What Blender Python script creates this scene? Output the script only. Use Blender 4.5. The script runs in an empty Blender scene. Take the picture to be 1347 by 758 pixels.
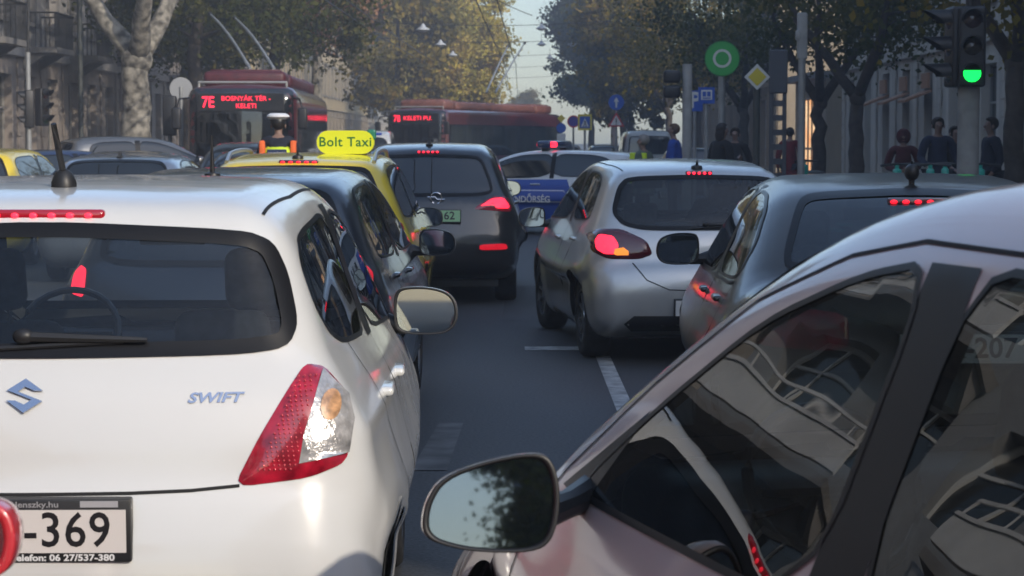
import bpy, bmesh, math, random
import numpy as np
from mathutils import Vector, Matrix
from mathutils.geometry import delaunay_2d_cdt
R = math.radians
PI = math.pi
random.seed(7)
scene = bpy.context.scene
# ------------------------------------------------------------------ camera
CAM_H = 1.62
cam_d = bpy.data.cameras.new("camera")
cam = bpy.data.objects.new("camera", cam_d)
scene.collection.objects.link(cam)
cam.location = (0, 0, CAM_H)
cam.rotation_euler = (R(90 - 3.87), 0, 0)
cam_d.sensor_width = 36
cam_d.lens = 76.2
cam_d.clip_start = 0.1
cam_d.clip_end = 3000
cam_d.dof.use_dof = True
cam_d.dof.focus_distance = 8.5
cam_d.dof.aperture_fstop = 11
scene.camera = cam
# ------------------------------------------------------------------ world, sun, exposure
SUN_EL, SUN_AZ = 27, 142        # azimuth clockwise from +Y (street direction)
world = bpy.data.worlds.new("World")
scene.world = world
world.use_nodes = True
wn = world.node_tree
sky = wn.nodes.new("ShaderNodeTexSky")
sky.sky_type = 'NISHITA'
sky.sun_disc = False
sky.sun_elevation = R(SUN_EL)
sky.sun_rotation = R(SUN_AZ)
sky.air_density = 1.0
sky.dust_density = 1.0
sky.ozone_density = 1.6
wn.links.new(sky.outputs[0], wn.nodes["Background"].inputs[0])
wn.nodes["Background"].inputs[1].default_value = 0.15
sun_d = bpy.data.lights.new("sun", 'SUN')
sun_d.energy = 2.1
sun_d.angle = R(0.55)
sun_d.color = (1.0, 0.89, 0.75)
sun = bpy.data.objects.new("sun", sun_d)
scene.collection.objects.link(sun)
az, el = R(SUN_AZ), R(SUN_EL)
tosun = Vector((math.sin(az) * math.cos(el), math.cos(az) * math.cos(el), math.sin(el)))
sun.rotation_euler = tosun.to_track_quat('Z', 'Y').to_euler()
scene.view_settings.view_transform = 'Standard'
scene.view_settings.look = 'None'
scene.view_settings.gamma = 1
scene.view_settings.use_curve_mapping = False
scene.view_settings.exposure = 0.9
scene.cycles.max_bounces = 7
scene.cycles.transparent_max_bounces = 12
scene.cycles.use_denoising = True
scene.cycles.caustics_reflective = False
scene.cycles.caustics_refractive = False

# ------------------------------------------------------------------ materials
MATS = {}
def nodes_of(name):
    m = bpy.data.materials.new(name); m.use_nodes = True
    nt = m.node_tree
    return m, nt, nt.nodes["Principled BSDF"]
def noise_color(nt, bsdf, c1, c2, scale, detail=4, coord='Object', inp='Base Color', rough=None, stretch=None):
    tc = nt.nodes.new("ShaderNodeTexCoord"); no = nt.nodes.new("ShaderNodeTexNoise")
    no.inputs['Scale'].default_value = scale; no.inputs['Detail'].default_value = detail
    if stretch:
        mp = nt.nodes.new("ShaderNodeMapping"); mp.inputs['Scale'].default_value = stretch
        nt.links.new(tc.outputs[coord], mp.inputs[0]); nt.links.new(mp.outputs[0], no.inputs['Vector'])
    else:
        nt.links.new(tc.outputs[coord], no.inputs['Vector'])
    cr = nt.nodes.new("ShaderNodeValToRGB")
    cr.color_ramp.elements[0].position = .32; cr.color_ramp.elements[1].position = .68
    cr.color_ramp.elements[0].color = (*c1, 1); cr.color_ramp.elements[1].color = (*c2, 1)
    nt.links.new(no.outputs['Fac'], cr.inputs[0]); nt.links.new(cr.outputs[0], bsdf.inputs[inp])
    return no, cr
def mat(name, col, rough=.5, metal=0., coat=0., emit=None, es=0., var=0., vscale=6., bump=0., bscale=40., trans=0., spec=.5):
    if name in MATS: return MATS[name]
    m, nt, b = nodes_of(name)
    b.inputs['Base Color'].default_value = (*col, 1)
    b.inputs['Roughness'].default_value = rough
    b.inputs['Metallic'].default_value = metal
    b.inputs['Coat Weight'].default_value = coat
    b.inputs['Coat Roughness'].default_value = .04
    b.inputs['Specular IOR Level'].default_value = spec
    if trans: b.inputs['Transmission Weight'].default_value = trans
    if emit:
        b.inputs['Emission Color'].default_value = (*emit, 1); b.inputs['Emission Strength'].default_value = es
    if var:
        lo = tuple(max(0, c * (1 - var)) for c in col); hi = tuple(min(1, c * (1 + var)) for c in col)
        noise_color(nt, b, lo, hi, vscale)
    if bump:
        tc = nt.nodes.new("ShaderNodeTexCoord"); no = nt.nodes.new("ShaderNodeTexNoise"); bp = nt.nodes.new("ShaderNodeBump")
        no.inputs['Scale'].default_value = bscale; no.inputs['Detail'].default_value = 5
        bp.inputs['Strength'].default_value = bump; bp.inputs['Distance'].default_value = .02
        nt.links.new(tc.outputs['Object'], no.inputs['Vector']); nt.links.new(no.outputs['Fac'], bp.inputs['Height']); nt.links.new(bp.outputs[0], b.inputs['Normal'])
    MATS[name] = m
    return m
def paint(name, col, metal=0., rough=.38, dirt=.25, coat=1.):
    """car paint: coated, with dust that settles low on the body"""
    if name in MATS: return MATS[name]
    m, nt, b = nodes_of(name)
    b.inputs['Metallic'].default_value = metal
    b.inputs['Roughness'].default_value = rough
    b.inputs['Coat Weight'].default_value = coat
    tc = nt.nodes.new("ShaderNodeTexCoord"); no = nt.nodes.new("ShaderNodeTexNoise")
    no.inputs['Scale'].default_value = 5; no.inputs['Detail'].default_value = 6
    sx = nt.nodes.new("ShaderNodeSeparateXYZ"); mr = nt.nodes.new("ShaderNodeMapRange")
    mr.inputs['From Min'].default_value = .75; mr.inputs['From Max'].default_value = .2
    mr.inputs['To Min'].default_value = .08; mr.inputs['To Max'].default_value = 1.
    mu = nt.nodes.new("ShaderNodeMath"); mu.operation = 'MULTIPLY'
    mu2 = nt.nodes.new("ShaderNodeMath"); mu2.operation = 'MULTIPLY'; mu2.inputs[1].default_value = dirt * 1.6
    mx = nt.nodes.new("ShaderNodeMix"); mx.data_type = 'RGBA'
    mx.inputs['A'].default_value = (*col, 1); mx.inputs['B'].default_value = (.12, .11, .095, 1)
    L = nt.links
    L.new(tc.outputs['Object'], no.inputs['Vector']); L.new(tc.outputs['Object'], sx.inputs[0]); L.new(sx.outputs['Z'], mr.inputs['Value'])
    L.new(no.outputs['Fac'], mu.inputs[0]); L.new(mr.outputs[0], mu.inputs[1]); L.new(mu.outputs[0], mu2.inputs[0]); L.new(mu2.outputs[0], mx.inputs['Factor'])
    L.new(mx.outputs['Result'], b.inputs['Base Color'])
    cr = nt.nodes.new("ShaderNodeMapRange"); cr.inputs['To Min'].default_value = .04; cr.inputs['To Max'].default_value = .16
    cr.inputs['From Min'].default_value = .3; cr.inputs['From Max'].default_value = .8
    L.new(no.outputs['Fac'], cr.inputs['Value']); L.new(cr.outputs[0], b.inputs['Coat Roughness'])
    MATS[name] = m
    return m
def glass_thin(name, tint, ior=1.65, rough=0.0, wav=0.):
    """thin pane: tinted see-through plus a fresnel reflection"""
    if name in MATS: return MATS[name]
    m = bpy.data.materials.new(name); m.use_nodes = True; nt = m.node_tree
    nt.nodes.remove(nt.nodes["Principled BSDF"])
    out = nt.nodes["Material Output"]
    t = nt.nodes.new("ShaderNodeBsdfTransparent"); t.inputs[0].default_value = (*tint, 1)
    g = nt.nodes.new("ShaderNodeBsdfGlossy"); g.inputs['Roughness'].default_value = rough
    f = nt.nodes.new("ShaderNodeFresnel")
    # a thin sheet reflects alike from both sides: invert the index on the back face
    gm = nt.nodes.new("ShaderNodeNewGeometry"); mr = nt.nodes.new("ShaderNodeMapRange"); mr.inputs['To Min'].default_value = ior; mr.inputs['To Max'].default_value = 1/ior
    nt.links.new(gm.outputs['Backfacing'], mr.inputs['Value']); nt.links.new(mr.outputs[0], f.inputs[0])
    mx = nt.nodes.new("ShaderNodeMixShader")
    nt.links.new(f.outputs[0], mx.inputs[0]); nt.links.new(t.outputs[0], mx.inputs[1]); nt.links.new(g.outputs[0], mx.inputs[2]); nt.links.new(mx.outputs[0], out.inputs[0])
    if wav:
        tc = nt.nodes.new("ShaderNodeTexCoord"); no = nt.nodes.new("ShaderNodeTexNoise"); bp = nt.nodes.new("ShaderNodeBump")
        no.inputs['Scale'].default_value = 2.2; no.inputs['Detail'].default_value = 1
        bp.inputs['Strength'].default_value = wav; bp.inputs['Distance'].default_value = .1
        nt.links.new(tc.outputs['Object'], no.inputs['Vector']); nt.links.new(no.outputs['Fac'], bp.inputs['Height'])
        nt.links.new(bp.outputs[0], g.inputs['Normal'])
    MATS[name] = m
    return m

M_dglass = mat('dark_glass', (.012, .015, .018), .03, spec=.9)
M_black = mat('black_plastic', (.015, .015, .016), .45)
M_rubber = mat('rubber', (.016, .016, .017), .75, var=.3, vscale=20)
M_trim = mat('gloss_trim', (.009, .009, .010), .35, spec=.25)
M_chrome = mat('chrome', (.75, .75, .77), .12, metal=1)
M_rim = mat('rim_silver', (.42, .43, .45), .35, metal=.8, var=.2)
M_gap = mat('gap_black', (.008, .008, .008), .8)
M_inter = mat('interior_cloth', (.06, .06, .066), .85, var=.3, vscale=30)
M_red_off = mat('red_lens', (.36, .008, .025), .15, coat=1, var=.45, vscale=22)
M_clear = mat('clear_lens', (.50, .48, .46), .22, coat=1, metal=.45, var=.3, vscale=30, bump=.25, bscale=45)
M_amber_off = mat('amber_lens', (.50, .27, .13), .35, coat=1, var=.4, vscale=60)
def emis(name, col, es, base=None): return mat(name, base or col, .3, emit=col, es=es)
M_brake = emis('brake_lit', (1., .012, .03), 1.0, (.5, .01, .02))
M_brake_hot = emis('brake_hot', (1., .02, .05), 1.5, (.6, .02, .03))
M_brake_dim = emis('brake_dim', (1., .01, .03), .3, (.4, .01, .02))
M_amber_on = emis('amber_lit', (1., .25, .02), .6, (.8, .3, .02))
M_mirror_dark = mat('mirror_glass_tinted', (.13, .165, .21), .02, metal=1)
M_mirror = mat('mirror_glass', (.24, .27, .30), .02, metal=1)
M_plate = mat('plate_white', (.72, .72, .70), .35)
M_plate_g = mat('plate_green', (.30, .55, .28), .35)
M_ink = mat('ink_black', (.012, .012, .014), .4)
M_white = mat('white_ink', (.75, .75, .75), .4)
M_gal = mat('galvanised', (.30, .31, .31), .5, metal=.3, var=.2, vscale=3)
M_darkpole = mat('dark_pole', (.05, .055, .05), .5, var=.2)
G_tint = glass_thin('tinted_pane', (.30, .33, .33), 1.65)
G_clear = glass_thin('light_pane', (.62, .68, .66), 1.6)
G_hero = glass_thin('side_pane', (.24, .27, .26), 1.95, wav=.04)

# ------------------------------------------------------------------ object helpers
COL = scene.collection
def link(o, parent=None):
    COL.objects.link(o)
    if parent is not None: o.parent = parent
    return o
def tag(o, label=None, cat=None, group=None, kind=None):
    if label: o['label'] = label
    if cat: o['category'] = cat
    if group: o['group'] = group
    if kind: o['kind'] = kind
    return o
def empty(name, loc=(0, 0, 0), rz=0, label=None, cat=None, group=None):
    o = bpy.data.objects.new(name, None); o.empty_display_size = .2
    o.location = loc; o.rotation_euler = (0, 0, rz)
    link(o); return tag(o, label, cat, group)
def mk(name, V, F, m, parent=None, normals=None, smooth=True, fm=None, loc=None):
    me = bpy.data.meshes.new(name)
    V = np.asarray(V, float); 
    me.from_pydata(V.tolist(), [], [list(map(int, f)) for f in F])
    ms = m if isinstance(m, (list, tuple)) else [m]
    for a in ms: me.materials.append(a)
    if smooth: me.polygons.foreach_set('use_smooth', [True] * len(me.polygons))
    if fm is not None: me.polygons.foreach_set('material_index', fm)
    me.update()
    if normals is not None: me.normals_split_custom_set_from_vertices(np.asarray(normals).tolist())
    o = bpy.data.objects.new(name, me)
    link(o, parent)
    if loc is not None: o.location = loc
    return o
class MB:
    """collects shapes for ONE mesh"""
    def __init__(s): s.V = []; s.F = []; s.M = []; s.n = 0
    def add(s, V, F, mi=0):
        V = np.asarray(V, float).reshape(-1, 3); s.V.append(V)
        for f in F: s.F.append([i + s.n for i in f]); s.M.append(mi)
        s.n += len(V); return s
    def box(s, a, b, mi=0):
        x0, y0, z0 = a; x1, y1, z1 = b
        V = [(x0,y0,z0),(x1,y0,z0),(x1,y1,z0),(x0,y1,z0),(x0,y0,z1),(x1,y0,z1),(x1,y1,z1),(x0,y1,z1)]
        return s.add(V, [(0,3,2,1),(4,5,6,7),(0,1,5,4),(1,2,6,5),(2,3,7,6),(3,0,4,7)], mi)
    def rbox(s, a, b, r=.02, seg=2, mi=0):
        bm = bmesh.new(); bmesh.ops.create_cube(bm, size=1)
        c = [(a[i]+b[i])/2 for i in range(3)]; d = [abs(b[i]-a[i]) for i in range(3)]
        for v in bm.verts: v.co = Vector((v.co.x*d[0]+c[0], v.co.y*d[1]+c[1], v.co.z*d[2]+c[2]))
        r = min(r, min(d)*.49)
        bmesh.ops.bevel(bm, geom=bm.edges[:], offset=r, segments=seg, affect='EDGES', profile=.5)
        bm.verts.ensure_lookup_table(); bm.verts.index_update()
        s.add([v.co[:] for v in bm.verts], [[v.index for v in f.verts] for f in bm.faces], mi); bm.free(); return s
    def tube(s, pts, rad, n=8, mi=0, caps=True):
        pts = [Vector(p) for p in pts]
        if not hasattr(rad, '__len__'): rad = [rad]*len(pts)
        rings = []; up = Vector((0, 0, 1))
        for i, p in enumerate(pts):
            d = (pts[min(i+1, len(pts)-1)] - pts[max(i-1, 0)])
            d = d.normalized() if d.length > 1e-9 else Vector((0,0,1))
            ref = Vector((1, 0, 0)) if abs(d.z) > .9 else up
            u = d.cross(ref).normalized(); w = d.cross(u)
            rings.append([p + (u*math.cos(2*PI*k/n) + w*math.sin(2*PI*k/n))*rad[i] for k in range(n)])
        V = [v[:] for r_ in rings for v in r_]; F = []
        for i in range(len(pts)-1):
            for k in range(n):
                F.append((i*n+k, i*n+(k+1) % n, (i+1)*n+(k+1) % n, (i+1)*n+k))
        if caps: F.append(tuple(range(n-1, -1, -1))); F.append(tuple((len(pts)-1)*n+k for k in range(n)))
        return s.add(V, F, mi)
    def lathe(s, prof, n=24, axis='z', c=(0, 0, 0), mi=0):
        V = []; F = []
        for (r, h) in prof:
            for k in range(n):
                a = 2*PI*k/n; u, w = r*math.cos(a), r*math.sin(a)
                V.append({'z': (u, w, h), 'x': (h, u, w), 'y': (u, h, w)}[axis])
        V = np.array(V)+np.array(c)
        for i in range(len(prof)-1):
            for k in range(n): F.append((i*n+k, i*n+(k+1) % n, (i+1)*n+(k+1) % n, (i+1)*n+k))
        return s.add(V, F, mi)
    def prism(s, poly, y0, y1, mi=0, plane='xz'):
        """poly (a,b) outline extruded along the third axis"""
        n = len(poly); V = []
        for y in (y0, y1):
            for (a, b) in poly: V.append({'xz': (a, y, b), 'xy': (a, b, y), 'yz': (y, a, b)}[plane])
        F = [tuple(range(n)), tuple(range(2*n-1, n-1, -1))] + [(i, n+i, n+(i+1) % n, (i+1) % n) for i in range(n)]
        return s.add(V, F, mi)
    def ball(s, c, r, n=10, mi=0):
        r = r if hasattr(r, '__len__') else (r, r, r)
        V = []; F = []
        for i in range(n+1):
            th = PI*i/n
            for k in range(2*n): V.append((c[0]+r[0]*math.sin(th)*math.cos(PI*k/n), c[1]+r[1]*math.sin(th)*math.sin(PI*k/n), c[2]+r[2]*math.cos(th)))
        for i in range(n):
            for k in range(2*n): F.append((i*2*n+k, (i+1)*2*n+k, (i+1)*2*n+(k+1) % (2*n), i*2*n+(k+1) % (2*n)))
        return s.add(V, F, mi)
    def xf(s, M):
        """transform everything added so far"""
        A = np.array(M)[:3, :3]; t = np.array(M)[:3, 3]
        s.V = [v @ A.T + t for v in s.V]; return s
    def build(s, name, m, parent=None, smooth=False, loc=None):
        o = mk(name, np.vstack(s.V), s.F, m, parent, smooth=smooth, fm=s.M, loc=loc)
        if smooth == 'auto':
            autosmooth(o)
        return o
def autosmooth(o, ang=35):
    me = o.data
    me.polygons.foreach_set('use_smooth', [True]*len(me.polygons))
    bm = bmesh.new(); bm.from_mesh(me); a = R(ang)
    for e in bm.edges:
        e.smooth = not (len(e.link_faces) != 2 or e.calc_face_angle(0) > a)
    bm.to_mesh(me); bm.free()
def text_data(txt, size=1., bold=0., depth=.0, spacing=1., shear=0., align='CENTER'):
    c = bpy.data.curves.new('lettering', 'FONT'); c.body = txt; c.size = size; c.offset = bold; c.extrude = depth
    c.space_character = spacing; c.shear = shear; c.align_x = align; c.align_y = 'CENTER'; c.resolution_u = 3
    o = bpy.data.objects.new('lettering_source', c); COL.objects.link(o)
    dg = bpy.context.evaluated_depsgraph_get(); me = bpy.data.meshes.new_from_object(o.evaluated_get(dg))
    COL.objects.unlink(o); bpy.data.objects.remove(o); bpy.data.curves.remove(c)
    return me
def lettering(txt, m, parent, M, size, name='lettering', sx=1., **k):
    """flat text; M maps text x->right, y->up, z->out of the surface"""
    me = text_data(txt, size, **k); me.materials.clear(); me.materials.append(m)
    o = bpy.data.objects.new(name, me); link(o, parent); o.matrix_basis = M @ Matrix.Diagonal((sx, 1, 1, 1))
    return o
def frame_M(loc, right, up):
    r_ = Vector(right).normalized(); u = Vector(up); n = r_.cross(u).normalized(); u = n.cross(r_)
    return Matrix(((r_.x, u.x, n.x, loc[0]), (r_.y, u.y, n.y, loc[1]), (r_.z, u.z, n.z, loc[2]), (0, 0, 0, 1)))
def copy_tree(o, parent=None):
    c = o.copy(); COL.objects.link(c)
    if parent is not None: c.parent = parent
    for ch in list(o.children): copy_tree(ch, c)
    return c

# ------------------------------------------------------------------ 2D outline helpers
def chaikin(P, it=2, closed=True, keep=.25):
    P = [np.array(p, float) for p in P]
    for _ in range(it):
        Q = []; n = len(P)
        rng = range(n) if closed else range(n-1)
        if not closed: Q.append(P[0])
        for i in rng:
            a, b = P[i], P[(i+1) % n]
            Q.append(a*(1-keep)+b*keep); Q.append(a*keep+b*(1-keep))
        if not closed: Q.append(P[-1])
        P = Q
    return np.array(P)
def polysdf(P, V, want=True):
    """signed distance (inside < 0) of points P (N,2) to polygon V, and nearest boundary point"""
    P = np.asarray(P, float); V = np.asarray(V, float)
    A = V; B = np.roll(V, -1, 0); E = B-A; L2 = (E**2).sum(1)+1e-18
    best = np.full(len(P), 1e18); ins = np.zeros(len(P), bool); near = np.zeros_like(P)
    for i in range(len(V)):
        w = P-A[i]; t = np.clip((w @ E[i])/L2[i], 0, 1); d = w-t[:, None]*E[i]; dd = (d**2).sum(1)
        k = dd < best; best[k] = dd[k]; near[k] = (A[i]+t[:, None]*E[i])[k]
        y0, y1 = A[i, 1], B[i, 1]
        c = ((y0 <= P[:, 1]) != (y1 <= P[:, 1]))
        xi = A[i, 0]+(P[:, 1]-y0)/((y1-y0) if abs(y1-y0) > 1e-12 else 1e-12)*E[i, 0]
        ins ^= c & (P[:, 0] < xi)
    d = np.sqrt(best); d[ins] *= -1
    return d, near
def area2(P): P = np.asarray(P); return .5*np.sum(P[:, 0]*np.roll(P[:, 1], -1)-P[:, 1]*np.roll(P[:, 0], -1))
def offset_poly(P, d):
    """grow outline by d"""
    P = np.asarray(P, float)
    if area2(P) < 0: P = P[::-1]
    a = P-np.roll(P, 1, 0); b = np.roll(P, -1, 0)-P
    a /= np.linalg.norm(a, axis=1)[:, None]+1e-12; b /= np.linalg.norm(b, axis=1)[:, None]+1e-12
    n1 = np.c_[a[:, 1], -a[:, 0]]; n2 = np.c_[b[:, 1], -b[:, 0]]; n = n1+n2
    n /= np.linalg.norm(n, axis=1)[:, None]+1e-12
    return P+n*d/np.maximum((n*n1).sum(1), .5)[:, None]
def resample(P, h, closed=True):
    P = np.asarray(P, float); Q = np.vstack([P, P[:1]]) if closed else P
    out = []
    for i in range(len(Q)-1):
        L = np.linalg.norm(Q[i+1]-Q[i]); k = max(1, int(math.ceil(L/h)))
        for j in range(k): out.append(Q[i]+(Q[i+1]-Q[i])*j/k)
    if not closed: out.append(Q[-1])
    return np.array(out)
def strip_poly(P, w):
    P = np.asarray(P, float); t = np.gradient(P, axis=0); t /= np.linalg.norm(t, axis=1)[:, None]+1e-12
    n = np.c_[t[:, 1], -t[:, 0]]*w/2
    return np.vstack([P+n, (P-n)[::-1]])
def triangulate(outline, holes=(), h=.04):
    o = resample(outline, h); vs = list(map(tuple, o)); loops = [list(range(len(o)))]
    n = len(o)
    for H in holes:
        q = resample(H, h); loops.append(list(range(n, n+len(q)))); vs += list(map(tuple, q)); n += len(q)
    mn, mx = o.min(0), o.max(0)
    g = []; row = 0; y = mn[1]+h*.5
    while y < mx[1]:
        x = mn[0]+(h*.5 if row % 2 else 0)
        while x < mx[0]: g.append((x, y)); x += h
        y += h*.87; row += 1
    if g:
        g = np.array(g); d, _ = polysdf(g, o); g = g[d < -h*.45]
        for H in holes:
            if len(g): d, _ = polysdf(g, np.array(H)); g = g[d > h*.45]
        vs += list(map(tuple, g))
    edges = [(l[i], l[(i+1) % len(l)]) for l in loops for i in range(len(l))]
    r_ = delaunay_2d_cdt([Vector(v) for v in vs], edges, [], 0, 1e-6)
    V = np.array([v[:] for v in r_[0]]); F = np.array([f for f in r_[2] if len(f) == 3])
    c = V[F].mean(1); d, _ = polysdf(c, o); keep = d < 0
    for H in holes: d, _ = polysdf(c, np.array(H)); keep &= d > 0
    F = F[keep]
    used = np.unique(F); mp = -np.ones(len(V), int); mp[used] = np.arange(len(used))
    return V[used], mp[F]

# ------------------------------------------------------------------ vehicle body as a smooth field
def smax(a, b, k):
    h = np.maximum(k-np.abs(a-b), 0)/k
    return np.maximum(a, b)+h*h*k*.25
def smin(a, b, k): return -smax(-a, -b, k)
class Shape:
    """s = distance from the rear bumper, z = height; outlines are side-view profiles"""
    def __init__(S, L, W, H, low, gh=None, klow=.16, kgh=.14, tuck=.05, gh_in=.07, tumble=.42, belt=.95, kr=.12, kf=.10, wheels=(.75, 3.2), wr=.31,
                 track=None, taper_r=.03, taper_f=.06, crown=.05, blend=.05, tail_in=0., flare=.018, crease=.85, zc=.72, gh_taper=.05, arch=.045):
        S.L, S.W, S.H = L, W, H
        S.low = chaikin(low, 2); S.low[:, 0] -= L/2
        S.gh = None
        if gh is not None: S.gh = chaikin(gh, 2); S.gh[:, 0] -= L/2
        for k, v in dict(klow=klow, kgh=kgh, tuck=tuck, gh_in=gh_in, tumble=tumble, belt=belt, kr=kr, kf=kf, wr=wr, taper_r=taper_r, taper_f=taper_f,
                         crown=crown, blend=blend, flare=flare, crease=crease, zc=zc, gh_taper=gh_taper, arch=arch).items(): setattr(S, k, v)
        S.wheels = [w-L/2 for w in wheels]
        S.glow = S.grid(S.low); S.ggh = S.grid(S.gh) if S.gh is not None else None
    def grid(S, V, h=.008):
        """profile distance tabulated once, read back bilinearly"""
        y0, z0 = -S.L/2-.5, -.4; ny = int((S.L+1.)/h)+2; nz = int((S.H+1.2)/h)+2
        Y, Z = np.meshgrid(y0+h*np.arange(ny), z0+h*np.arange(nz), indexing='ij')
        d, _ = polysdf(np.c_[Y.ravel(), Z.ravel()], V); d = d.reshape(ny, nz)
        for _ in range(2):
            e = np.pad(d, 1, mode='edge'); d = .5*d+.125*(e[:-2, 1:-1]+e[2:, 1:-1]+e[1:-1, :-2]+e[1:-1, 2:])
        return d, y0, z0, h
    @staticmethod
    def look(G, y, z):
        d, y0, z0, h = G
        a = np.clip((y-y0)/h, 0, d.shape[0]-1.001); b = np.clip((z-z0)/h, 0, d.shape[1]-1.001)
        i = a.astype(int); j = b.astype(int); u = a-i; v = b-j
        return (d[i, j]*(1-u)+d[i+1, j]*u)*(1-v)+(d[i, j+1]*(1-u)+d[i+1, j+1]*u)*v
    def f(S, P):
        x = np.abs(P[:, 0]); y = P[:, 1]; z = P[:, 2]; L, W = S.L, S.W
        e = L/2-.7
        sr = np.clip(-y/e, 0, 1)**2; sf = np.clip(y/e, 0, 1)**2
        x2 = np.minimum(x, W/2)**2
        ye = y-S.kr*x2*sr+S.kf*x2*sf
        ze = z+S.crown*x2
        pl = S.look(S.glow, ye, ze)
        u = np.where(z > .55, (z-.55)/.45, 0); v = np.where(z < .55, (.55-z)/.35, 0)
        w = W/2-S.tuck*u*u-.06*v*v
        w = w-S.taper_r*np.clip(-y/(L/2), 0, 1)**4-S.taper_f*np.clip(y/(L/2), 0, 1)**4
        w = w+.008*np.exp(-((z-S.crease)/.035)**2)
        for wy in S.wheels:
            r_ = np.hypot(y-wy, z-S.wr); w = w+S.flare*np.exp(-((r_-.40)/.09)**2)
        low = smax(pl, x-w, S.klow)
        if S.gh is None: return low
        pg = S.look(S.ggh, ye, ze)
        wg = W/2-S.gh_in-S.tumble*(z-S.belt)-S.gh_taper*np.clip(-y/(L/2), 0, 1)**3-.03*np.clip(y/(L/2), 0, 1)**2
        g = smax(pg, x-wg, S.kgh)
        return smin(low, g, S.blend)
    def grad(S, P, e=.009):
        G = np.zeros_like(P)
        for i in range(3):
            d = np.zeros(3); d[i] = e; G[:, i] = S.f(P+d)-S.f(P-d)
        return G/(np.linalg.norm(G, axis=1)[:, None]+1e-12)
    def cast(S, view, A, B):
        A = np.asarray(A, float); B = np.asarray(B, float); n = len(A); L = S.L
        if view in ('left', 'right'):
            sg = -1 if view == 'left' else 1
            P = np.c_[np.full(n, sg*(S.W/2+.1)), A, B]; D = np.array([-sg, 0, 0.])
        elif view == 'rear': P = np.c_[A, np.full(n, -L/2-.1), B]; D = np.array([0, 1., 0])
        elif view == 'front': P = np.c_[A, np.full(n, L/2+.1), B]; D = np.array([0, -1., 0])
        else: P = np.c_[A, B, np.full(n, S.H+.2)]; D = np.array([0, 0, -1.])
        act = np.ones(n, bool)
        for _ in range(70):
            i = np.where(act)[0]
            if not len(i): break
            d = S.f(P[i]); P[i] += D*(d*.8)[:, None]
            act[i] = np.abs(d) > 4e-4
        return P
    def mesh(S, q=1., off=0., openings=(), arches=True):
        """closed body skin traced outwards from an inner axis, with openings cut along their outlines"""
        L = S.L; yl = L/2-.62; ny = int(64*q)*max(1, int(L/5)); nphi = int(26*q); nt = int(130*q)
        st = [(-yl, -PI/2*(1-i/nphi)) for i in range(nphi)]+[(-yl+2*yl*i/ny, 0.) for i in range(ny+1)]+[(yl, PI/2*(i+1)/nphi) for i in range(nphi)]
        st[0] = (-yl, -PI/2*.999); st[-1] = (yl, PI/2*.999)
        th = 2*PI*np.arange(nt)/nt
        O = []; D = []
        hz = min(1., (S.H/S.W)*1.0)
        for (yo, ph) in st:
            O.append(np.c_[np.zeros(nt), np.full(nt, yo), np.full(nt, S.zc)])
            D.append(np.c_[np.cos(th)*math.cos(ph), np.full(nt, math.sin(ph)), np.sin(th)*math.cos(ph)*hz])
        O = np.vstack(O); D = np.vstack(D); D /= np.linalg.norm(D, axis=1)[:, None]
        lo = np.zeros(len(O)); hi = np.full(len(O), 1.2*math.hypot(S.W/2+.3, max(S.H-S.zc, S.zc)+.3))
        for _ in range(15):
            mid = (lo+hi)/2; inside = S.f(O+D*mid[:, None]) < off
            lo = np.where(inside, mid, lo); hi = np.where(inside, hi, mid)
        P = O+D*lo[:, None]
        ns = len(st); F = []
        idx = np.arange(ns*nt).reshape(ns, nt)
        a = idx[:-1]; b = idx[1:]
        Q = np.stack([a, b, np.roll(b, -1, 1), np.roll(a, -1, 1)], -1).reshape(-1, 4)
        dead = np.zeros(len(Q), bool)
        if len(openings) or arches:
            N = S.grad(P)
            ops = list(openings)
            if arches:
                for wy in S.wheels:
                    c = [(wy+(S.wr+S.arch)*math.cos(t), S.wr+(S.wr+S.arch)*math.sin(t)) for t in np.linspace(0, PI, 25)]
                    c += [(wy-(S.wr+S.arch), -.2), (wy+(S.wr+S.arch), -.2)]
                    ops += [('left', np.array(c)), ('right', np.array(c))]
            for view, poly in ops:
                poly = np.asarray(poly)
                if view == 'left': C = P[:, 1:3]; ok = (P[:, 0] < -S.W/2+.42) & (N[:, 0] < .3)
                elif view == 'right': C = P[:, 1:3]; ok = (P[:, 0] > S.W/2-.42) & (N[:, 0] > -.3)
                elif view == 'rear': C = P[:, [0, 2]]; ok = (N[:, 1] < -.15) & (P[:, 1] < 0)
                else: C = P[:, [0, 2]]; ok = (N[:, 1] > .15) & (P[:, 1] > 0)
                d, near = polysdf(C, poly); ins = (d < 0) & ok
                qi = ins[Q]; cross = qi.any(1) & ~qi.all(1); dead |= qi.all(1)
                vi = np.unique(Q[cross]); vi = vi[ins[vi]]
                if len(vi):
                    nn = near[vi]; R_ = S.cast(view, nn[:, 0], nn[:, 1])
                    if off: R_ += S.grad(R_)*off
                    good = np.linalg.norm(R_-P[vi], axis=1) < .25
                    P[vi[good]] = R_[good]
        Q = Q[~dead]
        N = S.grad(P)
        return P, Q, N

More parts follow.
